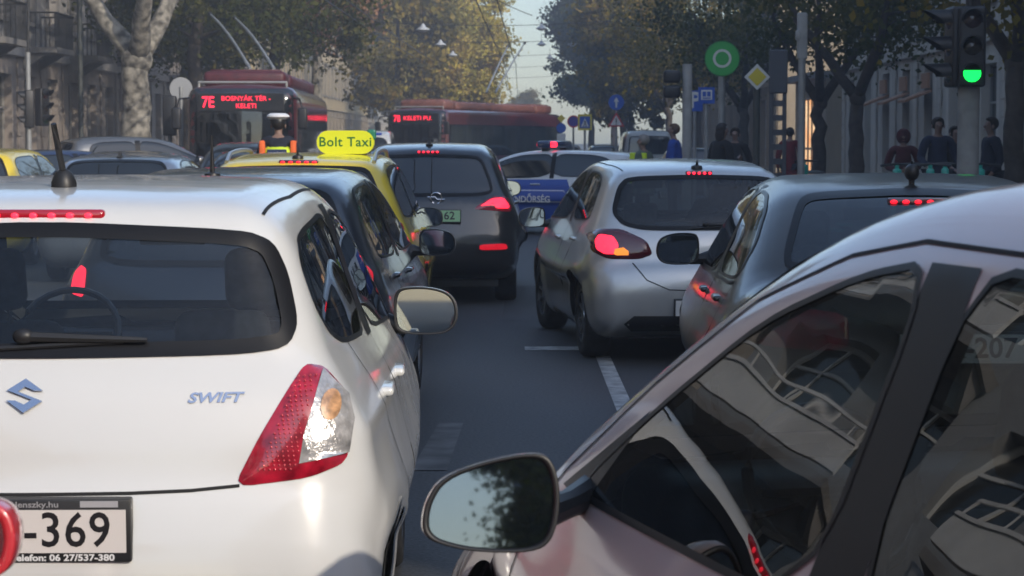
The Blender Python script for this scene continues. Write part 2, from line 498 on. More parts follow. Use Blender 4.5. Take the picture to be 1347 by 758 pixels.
class Panel:
    """accumulates surface-hugging patches for one mesh"""
    def __init__(s, S): s.S = S; s.V = []; s.F = []; s.N = []; s.M = []; s.n = 0; s.smooth_only = False
    def add(s, view, outline, off=.002, bulge=0., bw=.02, holes=(), h=.04, mi=0, mirror=False, tex=None):
        V2, F = triangulate(outline, holes, h)
        P = s.S.cast(view, V2[:, 0], V2[:, 1]); N = s.S.grad(P)
        d, _ = polysdf(V2, np.asarray(outline))
        o = off+bulge*(1-np.exp(-np.maximum(-d, 0)/bw))
        Pn = P+N*o[:, None]
        flip = view in ('left', 'front')
        # orient faces along the surface normal
        fn = np.cross(Pn[F[:, 1]]-Pn[F[:, 0]], Pn[F[:, 2]]-Pn[F[:, 0]]); g = (fn*N[F[:, 0]]).sum(1) < 0
        F = F.copy(); F[g] = F[g][:, ::-1]
        s.V.append(Pn); s.N.append(N); s.F += (F+s.n).tolist(); s.M += [mi]*len(F); s.n += len(Pn)
        if bulge: s.smooth_only = True
        if mirror:
            if view in ('left', 'right'): s._mir(Pn, N, F, mi)
            else: s._mir(Pn, N, F, mi)
        return s
    def _mir(s, P, N, F, mi):
        Pm = P*[-1, 1, 1]; Nm = N*[-1, 1, 1]
        s.V.append(Pm); s.N.append(Nm); s.F += (F[:, ::-1]+s.n).tolist(); s.M += [mi]*len(F); s.n += len(Pm)
    def build(s, name, m, parent):
        if not s.V: return None
        N = None if s.smooth_only else np.vstack(s.N)
        return mk(name, np.vstack(s.V), s.F, m, parent, normals=N, fm=s.M)
# ------------------------------------------------------------------ vehicle parts
def sym(half):
    """right half of a rear-view outline (x >= 0, from bottom centre to top centre) -> full outline"""
    h = [tuple(p) for p in half]
    return np.array(h+[(-x, z) for (x, z) in h[::-1] if x > 1e-6])
WHEEL_CACHE = {}
def wheel_mesh(r, w, style):
    k = (r, w, style)
    if k in WHEEL_CACHE: return WHEEL_CACHE[k]
    t = MB(); h = w/2; ri = r*.66
    t.lathe([(ri, -h*.9), (r*.80, -h), (r*.93, -h*.97), (r*.985, -h*.8), (r, -h*.45), (r, h*.45), (r*.985, h*.8), (r*.93, h*.97), (r*.80, h), (ri, h*.9)], 36, 'x')
    o = t.build('wheel', M_rubber, None, smooth=True); tm = o.data; bpy.data.objects.remove(o)
    b = MB()
    b.lathe([(ri*1.02, -h*.85), (ri, h*.92), (ri*.93, h*.95), (ri*.90, h*.7), (ri*.9, -h*.3), (0.001, -h*.3)], 36, 'x', mi=0)
    n = {'five': 5, 'multi': 10, 'cap': 8}[style]
    for i in range(n):
        a = 2*PI*i/n; sw = {'five': .05, 'multi': .02, 'cap': .042}[style]
        c, s_ = math.cos(a), math.sin(a)
        V = []
        for (rr, ww, hh) in ((.03, sw*.9, h*.72), (ri*.5, sw*.75, h*.80), (ri*.94, sw, h*.84)):
            for sg in (-1, 1):
                V.append((hh, rr*c-sg*ww/2*s_*1, rr*s_+sg*ww/2*c)); V.append((hh-.03, rr*c-sg*ww/2*s_, rr*s_+sg*ww/2*c))
        b.add(V, [(0, 2, 6, 4), (4, 6, 10, 8), (0, 4, 5, 1), (4, 8, 9, 5), (2, 3, 7, 6), (6, 7, 11, 10)], 1)
    b.lathe([(.06, h*.6), (.055, h*.84), (.03, h*.88), (.001, h*.88)], 16, 'x', mi=1)
    if style == 'cap': b.lathe([(ri*.93, h*.7), (ri*.93, h*.86), (ri*.78, h*.86), (ri*.78, h*.7)], 36, 'x', mi=1)
    o = b.build('rim', [M_black, M_rim], None, smooth='auto'); rm = o.data; bpy.data.objects.remove(o)
    WHEEL_CACHE[k] = (tm, rm); return tm, rm
def add_wheel(root, x, y, r, w=.2, style='five', steer=0.):
    tm, rm = wheel_mesh(r, w, style)
    o = bpy.data.objects.new('wheel', tm); link(o, root); o.location = (x, y, r); o.rotation_euler = (random.uniform(0, 6), 0, steer+(PI if x < 0 else 0))
    c = bpy.data.objects.new('rim', rm); link(c, o)
    return o
def mirror(root, outline, loc, rz, m_shell, depth=.13, arm_to=None, m_rim=None, thick=.035, inset=.9, armr=.035, glassmat=None, tilt=-.035, name='wing_mirror', arm_z=-.03):
    """door mirror: outline in (x,z), glass faces local -y"""
    P = chaikin(outline, 2); c = P.mean(0); n = len(P); V = []; F = []; rings = []
    prof = [(.012, inset), (0., inset+.015), (-.004, .985), (.004, 1.), (thick, 1.01), (thick+depth*.35, .94), (thick+depth*.7, .74), (thick+depth*.92, .42), (thick+depth, .12)]
    for (y, sc) in prof: V += [(c[0]+(p[0]-c[0])*sc, y, c[1]+(p[1]-c[1])*sc) for p in P]
    fm = []
    for i in range(len(prof)-1):
        for k in range(n):
            F.append((i*n+k, i*n+(k+1) % n, (i+1)*n+(k+1) % n, (i+1)*n+k)); fm.append(1 if i < 3 else 0)
    F.append(tuple((len(prof)-1)*n+k for k in range(n))); fm.append(0)
    if area2(P) > 0: pass
    o = mk(name, V, F, [m_shell, m_rim or M_black], root, fm=fm)
    o.location = loc; o.rotation_euler = (tilt, 0, rz)
    G = offset_poly(c+(P-c)*inset, 0)
    Vg = [(p[0], .006, p[1]) for p in G]
    cg = len(Vg); Vg.append((c[0], .006, c[1]))
    Fg = [(i, (i+1) % len(G), cg) for i in range(len(G))]
    mk('mirror_glass', Vg, Fg, glassmat or M_mirror, o, smooth=False)
    if arm_to is not None:
        a = Vector(arm_to); M = (Matrix.Translation(loc) @ Matrix.Rotation(rz, 4, 'Z') @ Matrix.Rotation(tilt, 4, 'X')).inverted(); a = M @ a
        st = Vector((c[0]+(.6*(P[:, 0].max()-c[0]) if a.x > c[0] else .6*(P[:, 0].min()-c[0])), thick+.01, c[1]+arm_z))
        b = MB(); b.tube([st, (st+a)/2+Vector((0, 0, -.004)), a], [armr, armr*.85, armr*1.2], 10)
        b.build('arm', M_black, o, smooth='auto')
    return o
MIR = [(-.115, -.02), (-.10, .055), (-.03, .085), (.075, .088), (.115, .07), (.118, -.03), (.10, -.08), (-.03, -.085), (-.09, -.07)]
def plate(root, S, text, view='rear', z=.7, w=.52, h=.112, bg=None, x=0., frame=True, rows=None, y=None, band=False):
    P = S.cast(view, [x], [z])[0]; sg = -1 if view == 'rear' else 1
    N = S.grad(P[None])[0]
    yy = P[1]+sg*.03 if y is None else y
    b = MB(); b.rbox((-w/2-.008, -.008, -h/2-.010), (w/2+.008, .035, h/2+.010), .006)
    o = b.build('number_plate', M_black, root, smooth='auto')
    o.location = (P[0], yy, z); o.rotation_euler = (math.asin(max(-.4, min(.4, -N[2]*.6)))*1., 0, 0 if sg < 0 else PI)
    f = MB(); f.prism([(-w/2, -h/2), (w/2, -h/2), (w/2, h/2), (-w/2, h/2)], -.0105, -.006); f.build('plate_face', bg or M_plate, o)
    if band:
        f = MB(); f.prism([(-w/2+.004, -h/2+.004), (-w/2+.044, -h/2+.004), (-w/2+.044, h/2-.004), (-w/2+.004, h/2-.004)], -.0125, -.0112); f.build('country_band', mat('plate_blue', (.01, .05, .35), .4), o)
    M = frame_M((.015 if band else 0, -.013, 0), (1, 0, 0), (0, 0, 1))
    lettering(text, M_ink, o, M, h*.98, sx=1.0, bold=.0022)
    return o
def seat(root, x, y, m=None, w=.5, name='front_seat'):
    m = m or M_inter
    b = MB(); b.rbox((x-w/2, y-.28, .30), (x+w/2, y+.26, .50), .06, 3)
    V = []
    b2 = MB(); b2.rbox((-w/2, -.07, 0), (w/2, .07, .62), .06, 3); b2.xf(Matrix.Translation((x, y-.30, .46)) @ Matrix.Rotation(R(18), 4, 'X'))
    b.add(np.vstack(b2.V), b2.F)
    o = b.build(name, m, root, smooth='auto')
    h = MB(); h.rbox((-.12, -.05, .68), (.12, .05, .88), .045, 3); h.tube([(-.06, 0, .55), (-.06, 0, .72)], .008, 6); h.tube([(.06, 0, .55), (.06, 0, .72)], .008, 6)
    h.xf(Matrix.Translation((x, y-.32, .44)) @ Matrix.Rotation(R(16), 4, 'X')); h.build('headrest', m, o, smooth='auto')
    return o
def interior(root, S, ys=.15, yr=-1.0, hr=.5):
    seat(root, -.43, ys, w=.46); seat(root, .43, ys, w=.46)
    b = MB(); b.rbox((-.62, yr-.3, .32), (.62, yr+.25, .52), .06, 3); b.rbox((-.62, yr-.36, .45), (.62, yr-.22, .98), .05, 3)
    o = b.build('rear_seat', M_inter, root, smooth='auto')
    for x in (-.4, .4):
        h = MB(); h.rbox((x-.13, yr-.36, 1.0), (x+.13, yr-.25, 1.16), .045, 3); h.build('headrest', M_inter, o, smooth='auto')
    d = MB(); d.rbox((-.68, ys+.62, .62), (.68, ys+.98, .93), .07, 3); d.build('dashboard', M_black, root, smooth='auto')
    w = MB(); pts = [(-.37+.18*math.cos(a), .14*math.sin(a)*.35, .18*math.sin(a)) for a in np.linspace(0, 2*PI, 25)]
    w.tube(pts, .013, 8, caps=False); w.tube([(-.53, 0, 0), (-.21, 0, 0)], .015, 6); w.tube([(-.37, 0, 0), (-.37, .25, -.08)], .03, 8)
    o = w.build('steering_wheel', M_black, root, smooth='auto'); o.location = (0, ys+.50, .93); o.rotation_euler = (R(-22), 0, 0)
    m = MB(); m.rbox((-.12, -.012, -.035), (.12, .012, .035), .01); o = m.build('interior_mirror', M_black, root, smooth='auto'); o.location = (0, ys+.55, S.H-.22)

def vehicle(name, label, cat, loc, rz, S, pm, q=.7, sides=(), rear=None, front=None, hollow=False, g_side=None, g_rear=None, g_front=None, trims=(),
            seams=(), seams_rear=(), seams_top=(), wheel=None, steer=0., handles=(), handle_m=None, mirrors=True, mir_out=.15, mir_s=None, mir_z=1.0, mir_m=None, sill=True, bumper=None, plate_txt=None,
            plate_z=.7, plate_bg=None, band=False, front_plate=None, lamps=(), chmsl=None, headlamp=None, grille=None, antenna=None, arch_m=None, group=None, frit=.03, rear_frit=.016,
            left_sides=None, belt_chrome=None, wiper=None, interior_kw=None, mesh_from=None, open_sides=('left', 'right'), pillar=None):
    hl = S.L/2
    root = empty(name, loc, rz, label, cat, group)
    root['_S'] = 0; del root['_S']
    cv = lambda P: np.array([(p[0]-hl, p[1]) for p in P])
    sides = [chaikin(cv(p), 2, keep=.18) for p in sides]
    rearp = chaikin(sym(rear), 2, keep=.18) if rear is not None else None
    frontp = chaikin(sym(front), 2, keep=.18) if front is not None else None
    ops = []
    if hollow:
        for p in sides:
            for v in open_sides: ops.append((v, offset_poly(p, .002)))
        if rearp is not None: ops.append(('rear', offset_poly(rearp, .002)))
        if frontp is not None: ops.append(('front', offset_poly(frontp, .002)))
    V, F, N = S.mesh(q, 0., ops)
    body = mk('body', V, F, pm, root, normals=N)
    if hollow:
        V, F, N = S.mesh(q*.7, -.035, [(v, offset_poly(p, .02)) for v, p in ops])
        mk('interior_lining', V, F, M_inter, root, normals=N)
        interior(root, S, **(interior_kw or {}))
    # wheels, wells and arches
    ww = wheel or {}
    style = ww.get('style', 'five'); wid = ww.get('w', .20); inset = ww.get('inset', .125)
    for i, wy in enumerate(S.wheels):
        for sx in (-1, 1):
            add_wheel(root, sx*(S.W/2-inset), wy, S.wr, wid, style, steer if i == 1 else 0)
            rr = S.wr+S.arch+.012; x0, x1 = S.W/2-.32, S.W/2-.035; well = MB()
            ang = np.linspace(-.25, PI+.25, 26); Vw = []
            for a in ang:
                for xx in (x0, x1): Vw.append((sx*xx, wy+rr*math.cos(a), S.wr+rr*math.sin(a)))
            n = len(ang); well.add(Vw, [(2*k, 2*k+1, 2*k+3, 2*k+2) for k in range(n-1)]+[tuple(range(0, 2*n, 2))])
            well.build('wheel_well', M_black, root)
            a = np.linspace(.02, PI-.02, 30); r1, r0 = S.wr+S.arch+.022, S.wr+S.arch-.006
            poly = [(wy+r1*math.cos(t), S.wr+r1*math.sin(t)) for t in a]+[(wy+r0*math.cos(t), S.wr+r0*math.sin(t)) for t in a[::-1]]
            Panel(S).add('right' if sx > 0 else 'left', poly, off=.006, h=.03).build('wheel_arch', arch_m or pm, root)
    well = MB(); well.box((-S.W/2+.2, -hl+.35, .17), (S.W/2-.2, hl-.35, .24)); well.build('underbody', M_black, root)
    # glazing
    tr = Panel(S)
    fr = frit
    for sp in sides:
        tr.add('right', offset_poly(sp, .008), off=.0035, holes=[offset_poly(sp, -.005)], h=.035, mirror=True)
    for t in trims: tr.add('right', cv(t) if not isinstance(t, np.ndarray) else t, off=.002, h=.05, mirror=True)
    if rearp is not None: tr.add('rear', offset_poly(rearp, .014), off=.0045, holes=[offset_poly(rearp, -rear_frit)], h=.04)
    if frontp is not None: tr.add('front', offset_poly(frontp, .012), off=.0025, holes=[offset_poly(frontp, -.03)], h=.05)
    tr.build('window_seals', M_trim, root)
    gs = g_side or (G_tint if hollow else M_dglass); gr = g_rear or (G_tint if hollow else M_dglass); gf = g_front or (G_clear if hollow else M_dglass)
    for sp in sides:
        for v in ('left', 'right'):
            Panel(S).add(v, sp, off=.0012, h=.04).build('side_window', gs, root)
    if rearp is not None: Panel(S).add('rear', rearp, off=.0012, h=.04).build('rear_window', gr, root)
    if frontp is not None: Panel(S).add('front', frontp, off=.0012, h=.05).build('windscreen', gf, root)
    # panel gaps
    def gap(view, pts, w): Panel(S).add(view, strip_poly(resample(np.array(pts, float), .05, closed=False), w), off=.0015, h=.05).build('panel_gap', M_gap, root)
    for pl in seams:
        for v in ('left', 'right'): gap(v, cv(pl), .007)
    for pl in seams_rear:
        gap('rear', pl, .008)
        if min(a[0] for a in pl) >= 0: gap('rear', [(-a[0], a[1]) for a in pl], .008)
    for pl in seams_top:
        for sx in (1, -1): gap('top', [(sx*a[0], a[1]-hl) for a in pl], .008)
    if belt_chrome:
        pts = resample(cv(belt_chrome), .05, closed=False); [Panel(S).add(v, strip_poly(pts, .014), off=.006, h=.04).build('belt_strip', M_trim, root) for v in ('left', 'right')]
    if bumper:
        for (view, poly, m_) in bumper:
            b = Panel(S)
            if view == 'rear': b.add('rear', sym(poly), off=.004, h=.05)
            elif view == 'front': b.add('front', sym(poly), off=.004, h=.05)
            else: b.add('right', cv(poly), off=.004, h=.05, mirror=True)
            b.build('bumper_trim' if view != 'side' else 'side_cladding', m_, root)
    for (hs, hz) in handles:
        for sx, v in ((-1, 'left'), (1, 'right')):
            P = S.cast(v, [hs-hl], [hz])[0]; b = MB(); b.rbox((P[0]-.03, P[1]-.09, hz-.013), (P[0]+.03, P[1]+.09, hz+.013), .012, 3)
            o = b.build('door_handle', handle_m or pm, root, smooth='auto')
            o.location.x = -sx*.004
    if mirrors:
        ms = mir_s if mir_s else S.L*.67
        for sx, v in ((-1, 'left'), (1, 'right')):
            P = S.cast(v, [ms-hl], [mir_z-.06])[0]
            out = [(sx*a*-1, b) for a, b in MIR]
            mirror(root, out, (P[0]+sx*mir_out, P[1]-.02, mir_z), 0, mir_m or pm, arm_to=(P[0]-sx*.02, P[1]+.03, mir_z-.05), arm_z=-.05)
    for L_ in lamps:   # (name, [ (view, poly, material, bulge, off) ... ])
        nm, layers = L_[0], L_[1]
        for sx in (-1, 1):
            par = root
            for j, (view, poly, m_, bulge, off) in enumerate(layers):
                pp = np.array(poly, float)
                if view == 'side':
                    vv = 'right' if sx > 0 else 'left'; pp = pp-[hl, 0]; 
                else:
                    vv = view; pp = pp*[sx, 1]
                o = Panel(S).add(vv, chaikin(pp, 2, keep=.15), off=off, bulge=bulge, bw=.018, h=.022 if q > .8 else .035).build(nm if j == 0 else 'lens', m_, par)
                if j == 0: par = o
    if chmsl:
        z, hw, lit, view = chmsl
        P = S.cast('rear', [0.], [z])[0]
        b = MB(); b.rbox((-hw, P[1]-.012, z-.018), (hw, P[1]+.04, z+.018), .01); o = b.build('high_brake_light', mat('dark_red_lens', (.10, .004, .01), .2, coat=1), root, smooth='auto')
        b = MB(); n = 5 if hw < .2 else 9
        for i in range(n):
            x = -hw*.8+1.6*hw*i/(n-1); b.ball((x, P[1]-.016, z), (hw/n*.62, .006, .010), 5)
        b.build('led_row', lit, o, smooth=True)
    if headlamp is not None:
        for sx in (-1, 1):
            pp = np.array(headlamp)*[sx, 1]; Panel(S).add('front', pp, off=.004, bulge=.012, h=.04).build('headlight', M_clear, root)
        if grille is not None: Panel(S).add('front', sym(grille), off=.004, h=.05).build('grille', M_black, root)
    if plate_txt: plate(root, S, plate_txt, 'rear', plate_z, bg=plate_bg, band=band)
    if front_plate: plate(root, S, front_plate, 'front', .42)
    if antenna:
        kind, s_, x_ = antenna
        P = S.cast('top', [x_], [s_-hl])[0]
        b = MB()
        if kind == 'stick':
            b.lathe([(.034, -.004), (.034, .01), (.024, .035), (.012, .045), (.001, .046)], 16, 'z'); b.tube([(0, .0, .03), (-.006, -.04, .10), (-.012, -.07, .165)], [.0095, .009, .0075], 8)
        elif kind == 'fin':
            b.prism([(-.09, 0), (.09, -.004), (-.04, .062), (-.075, .066)], -.016, .016, plane='yz'); b.rbox((-.035, -.10, -.006), (.035, .09, .010), .008)
        elif kind == 'ball':
            b.ball((0, 0, .05), (.035, .045, .04), 8); b.tube([(0, 0, -.01), (0, 0, .05)], .014, 8); b.tube([(0, 0, .08), (0, -.01, .10)], [.006, .003], 6)
        else:
            b.lathe([(.045, -.004), (.04, .02), (.012, .03)], 12, 'z'); hh = .20 if kind == 'tall' else .045; b.tube([(0, 0, .02), (0, -.02, .02+hh)], [.014, .004], 8)
        o = b.build('roof_antenna', M_black, root, smooth='auto'); o.location = P
    if wiper:
        x0, z0, x1, z1, x2 = wiper
        A = S.cast('rear', np.linspace(x0, x1, 8), np.linspace(z0, z1, 8)); A = A+S.grad(A)*.02
        b = MB(); b.tube(A.tolist(), [.014, .013, .012, .011, .010, .009, .008, .006], 6)
        B = S.cast('rear', np.linspace(x0-.12, x2, 8), np.linspace(z1-.02, z1, 8)); B = B+S.grad(B)*.010
        b.tube(B.tolist(), .006, 6); b.ball(A[0].tolist(), (.028, .02, .02), 6)
        b.build('wiper', M_black, root, smooth='auto')
    return root
# ================================================================== VEHICLES
P_white = paint('white_paint', (.66, .66, .64), rough=.3, dirt=.2)
P_pink = paint('pink_silver_paint', (.50, .40, .38), metal=.15, rough=.4, dirt=.1)
P_silver = paint('silver_paint', (.60, .60, .585), metal=.45, rough=.34, dirt=.3)
P_olive = paint('brown_grey_paint', (.026, .022, .017), metal=.2, rough=.35, dirt=.3, coat=.6)
P_dblue = paint('dark_blue_paint', (.018, .024, .036), metal=.3, rough=.3, dirt=.25)
P_black = paint('black_paint', (.008, .009, .012), metal=0., rough=.3, dirt=.25)
P_yellow = paint('taxi_yellow', (.74, .56, .02), rough=.35, dirt=.3)
P_lsilver = paint('blue_silver_paint', (.30, .33, .38), metal=.7, rough=.35, dirt=.3)
P_navy = paint('navy_paint', (.015, .03, .09), metal=.3, rough=.3)
P_grey = paint('mid_grey_paint', (.17, .175, .18), metal=.6, rough=.35)
P_dgrey = paint('dark_grey_paint', (.05, .055, .06), metal=.5, rough=.35)
P_red = paint('red_paint', (.62, .012, .03), rough=.3)
P_maroon = paint('maroon_paint', (.12, .012, .016), rough=.45, dirt=.5)

low_hatch = lambda L, hz=.93, tz=1.02: [(.14, .22), (.03, .30), (0, .42), (.0, .56), (.02, .70), (.07, .80), (.10, .90), (.17, tz-.02), (.3, tz+.02), (L*.35, tz+.0), (L*.62, tz-.02), (L*.72, hz+.02), (L*.82, hz-.04), (L*.92, hz-.15), (L-.08, hz-.28), (L, .50), (L, .34), (L-.06, .22), (L-.2, .17), (.3, .17)]
# -------- white hatchback, nearest in the left lane
S_swift = Shape(3.85, 1.70, 1.50,
    [(.16, .24), (.03, .30), (-.01, .42), (-.01, .60), (.03, .76), (.05, .80), (.075, .92), (.12, 1.02), (.2, 1.05), (.6, 1.05), (1.4, 1.02), (2.4, .98), (2.9, .95), (3.3, .88), (3.62, .76), (3.82, .6), (3.85, .42), (3.80, .24), (3.6, .17), (.4, .17)],
    [(.12, .80), (.13, 1.0), (.19, 1.15), (.27, 1.32), (.31, 1.43), (.42, 1.485), (.8, 1.515), (1.4, 1.525), (1.9, 1.50), (2.25, 1.42), (2.6, 1.23), (3.05, .94), (3.05, .6), (.3, .6)],
    klow=.17, kgh=.13, tuck=.035, gh_in=.065, tumble=.36, belt=1.0, kr=.11, wheels=(.62, 3.05), wr=.30, taper_r=.035, crown=.045, blend=.09, gh_taper=.075, flare=.02, crease=.9)
lampL = [(.50, .782), (.56, .90), (.62, 1.0), (.664, 1.068), (.708, 1.058), (.768, .99), (.782, .93), (.770, .832), (.68, .80)]
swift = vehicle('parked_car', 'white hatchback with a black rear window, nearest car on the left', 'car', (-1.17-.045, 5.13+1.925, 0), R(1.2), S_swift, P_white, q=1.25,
    sides=[[(.47, 1.13), (.405, 1.20), (.43, 1.31), (.55, 1.375), (1.38, 1.415), (1.30, 1.06), (.64, 1.085)], [(1.42, 1.055), (1.49, 1.415), (2.0, 1.37), (2.35, 1.24), (2.74, 1.0), (2.70, .99)]],
    trims=[[(1.30, 1.04), (1.36, 1.43), (1.53, 1.43), (1.46, 1.04)]],
    rear=[(0, 1.10), (.5, 1.106), (.612, 1.12), (.628, 1.165), (.60, 1.28), (.565, 1.355), (.50, 1.382), (0, 1.405)],
    front=[(0, 1.0), (.6, 1.0), (.66, 1.02), (.54, 1.40), (.5, 1.43), (0, 1.455)], hollow=True, rear_frit=.022,
    g_rear=glass_thin('swift_rear_pane', (.62, .66, .68), 1.55), g_front=glass_thin('swift_front_pane', (.85, .88, .87), 1.4),
    seams=[[(1.40, 1.04), (1.38, .80), (1.42, .40), (1.6, .30)], [(2.72, .99), (2.76, .7), (2.70, .33)], [(.72, 1.08), (.80, .85), (.98, .62)]],
    seams_rear=[[(.0, .772), (.25, .773), (.40, .777), (.515, .786)]],
    seams_top=[[(.545, .42), (.575, .9), (.58, 1.6)]],
    wheel=dict(style='five'), handles=((.98, .92), (1.68, .90)), mir_s=2.52, mir_z=1.02, mir_m=P_white, mir_out=.12,
    lamps=[('tail_light', [('rear', lampL, M_red_off, .016, .003)])], antenna=('stick', .62, 0.0), wiper=(-.02, 1.135, .28, 1.125, .22), interior_kw=dict(ys=.25, yr=-.85),
    bumper=[('rear', [(0, .25), (.5, .25), (.66, .30), (.6, .36), (0, .36)], M_black)])
# the lamps' clear indicator and reversing segments, LED dots, badges, plate
def swift_details(root):
    S = S_swift
    for o in [c for c in root.children if c.name.startswith('tail_light')]:
        sx = 1 if o.data.vertices[0].co.x > 0 else -1
        cl = np.array([(.700, 1.045), (.760, .985), (.776, .93), (.766, .855), (.655, .835), (.665, .90), (.684, .97)])*[sx, 1]
        c = Panel(S).add('rear', cl, off=.0195, bulge=.002, h=.02).build('lens', M_clear, o)
        am = np.array([(.722+.022*math.cos(a), .965+.034*math.sin(a)) for a in np.linspace(0, 2*PI, 20)[:-1]])*[sx, 1]
        Panel(S).add('rear', am, off=.0225, bulge=.003, h=.01).build('bulb_lens', M_amber_off, o)
        mb = MB()
        for i in range(15):
            for j in range(26):
                z = .822+.0105*j; x = .56+.0125*i+(z-.82)*.42+(.006 if j % 2 else 0)
                if x < .54+(z-.82)*.50 or x > .645+(z-.82)*.20 or z > 1.04: continue
                P = S.cast('rear', [sx*x], [z]); n = S.grad(P)[0]; P = P[0]+n*.0192
                mb.ball(P.tolist(), .0030, 3)
        mb.build('reflector_dots', mat('reflex_dots', (.75, .10, .12), .15, metal=.3), o, smooth=True)
    # high brake light under the roof spoiler
    P = S.cast('rear', [0.], [1.435])[0]
    b = MB(); b.rbox((-.155, P[1]-.006, 1.420), (.155, P[1]+.05, 1.449), .011, 3); o = b.build('high_brake_light', mat('chmsl_lens', (.22, .004, .012), .15, coat=1, emit=(1, .0, .02), es=.10), root, smooth='auto')
    b = MB()
    for i in range(6): b.ball((-.115+.046*i, P[1]-.009, 1.434), (.010, .004, .0065), 6)
    b.build('led_row', M_brake_hot, o, smooth=True)
    def on_rear(x, z, lift=.004):
        P = S.cast('rear', [x], [z]); n = S.grad(P)[0]; up = Vector((0, 0, 1)); nn = Vector(n); right = up.cross(nn).normalized() * 1
        if right.x < 0: right = -right
        u = nn.cross(right)
        if u.z < 0: u = -u
        return frame_M(Vector(P[0])+nn*lift, right, u)
    # badge: folded S emblem
    chrome2 = mat('badge_chrome', (.42, .45, .52), .22, metal=1)
    M = on_rear(-.005, 1.002)
    up_ = [(.044, .014), (.004, .048), (-.044, .018), (-.010, .0005), (.044, -.018), (.030, -.006), (.006, .010), (.030, .016)]
    pts = [(0, .050), (.046, .014), (.024, .014), (.0, .026), (-.018, .012), (.046, -.016), (0, -.050), (-.046, -.014), (-.024, -.014), (0, -.026), (.018, -.012), (-.046, .016)]
    b = MB(); b.prism(pts, -.001, .004, plane='xy'); o = b.build('badge', chrome2, root); o.matrix_basis = M @ Matrix.Diagonal((.94, .88, 1, 1))
    lettering('SWIFT', chrome2, root, on_rear(.45, .994, .002), .036, name='model_lettering', sx=1.28, shear=.3, bold=.0010, depth=.001)
    # number plate in a dealer frame
    z = .690; P = S.cast('rear', [0.], [z])[0]
    b = MB(); b.rbox((-.27, -.012, -.077), (.27, .03, .077), .006, 2); pl = b.build('number_plate', M_black, root, smooth='auto'); pl.location = (-.005, P[1]-.012, z+.002); pl.rotation_euler = (R(2), 0, 0)
    f = MB(); f.prism([(-.258, -.052), (.258, -.052), (.258, .052), (-.258, .052)], -.0150, -.0125); f.build('plate_face', mat('swift_plate', (.70, .66, .63), .35), pl)
    lettering('NLI-369', M_ink, pl, frame_M((.030, -.0158, 0), (1, 0, 0), (0, 0, 1)), .118, sx=.93, bold=.0012, spacing=1.06)
    lettering('www.i-szelenszky.hu', mat('grey_ink', (.30, .30, .31), .5), pl, frame_M((-.005, -.0135, .0645), (1, 0, 0), (0, 0, 1)), .020, sx=1.25, bold=.0004)
    f = MB(); f.prism([(.15, .058), (.24, .058), (.24, .073), (.15, .073)], -.0145, -.012); f.build('sticker', mat('sticker_grey', (.40, .40, .42), .4), pl)
    lettering('Telefon: 06 27/537-380', M_white, pl, frame_M((.105, -.0135, -.0645), (1, 0, 0), (0, 0, 1)), .022, sx=1.2, bold=.0007)
swift_details(swift)

# -------- pinkish silver car, nearest on the right
S_pink = Shape(4.35, 1.80, 1.50,
    low_hatch(4.35, .89, .94),
    [(.12, .80), (.18, 1.0), (.42, 1.32), (.62, 1.46), (1.2, 1.55), (1.7, 1.575), (2.1, 1.56), (2.45, 1.485), (2.8, 1.32), (3.46, .91), (3.46, .6), (.3, .6)],
    klow=.18, kgh=.15, tuck=.04, gh_in=.04, tumble=.52, belt=.90, kr=.12, wheels=(.82, 3.47), wr=.32, crown=.05, blend=.05, crease=.84)
PK = (1.16, 3.78, 0); PK_RZ = R(15)
P_pillar = mat('pillar_film', (.065, .046, .040), .5, spec=.25)
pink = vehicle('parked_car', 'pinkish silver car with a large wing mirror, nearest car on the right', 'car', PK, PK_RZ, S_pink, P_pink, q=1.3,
    sides=[[(.85, .97), (.88, 1.12), (1.12, 1.36), (1.40, 1.42), (1.77, 1.43), (1.66, .92), (.90, .94)],
           [(1.81, .92), (1.92, 1.43), (2.15, 1.395), (2.46, 1.295), (2.76, 1.105), (2.95, .955), (2.95, .915), (2.6, .915)]],
    trims=[[(1.65, .90), (1.765, 1.43), (1.93, 1.43), (1.82, .90)], [(2.79, 1.10), (3.08, .915), (2.96, .90), (2.9, .91)]],
    rear=[(0, 1.03), (.5, 1.03), (.56, 1.06), (.46, 1.33), (0, 1.36)], front=[(0, .97), (.62, .97), (.68, .99), (.56, 1.38), (.5, 1.41), (0, 1.44)], hollow=True, g_side=G_hero,
    g_rear=G_tint, seams=[[(.78, .95), (.84, 1.18), (1.10, 1.40), (1.45, 1.452), (2.0, 1.46), (2.25, 1.425), (2.57, 1.325), (2.86, 1.145), (3.10, .95), (3.17, .87), (3.13, .6), (3.0, .35)], [(1.76, .97), (1.72, .7), (1.76, .38)]],
    handles=((1.15, .89), (1.98, .87)), mirrors=False, wheel=dict(style='five'), lamps=[('tail_light', [('rear', [(.5, .8), (.55, .98), (.78, .95), (.8, .8)], M_red_off, .012, .003)])],
    headlamp=[(.45, .66), (.5, .74), (.75, .80), (.78, .7)], grille=[(0, .35), (.4, .35), (.5, .5), (.4, .58), (0, .58)],
    interior_kw=dict(ys=.12, yr=-.95), plate_txt='RXT-714', plate_z=.8)
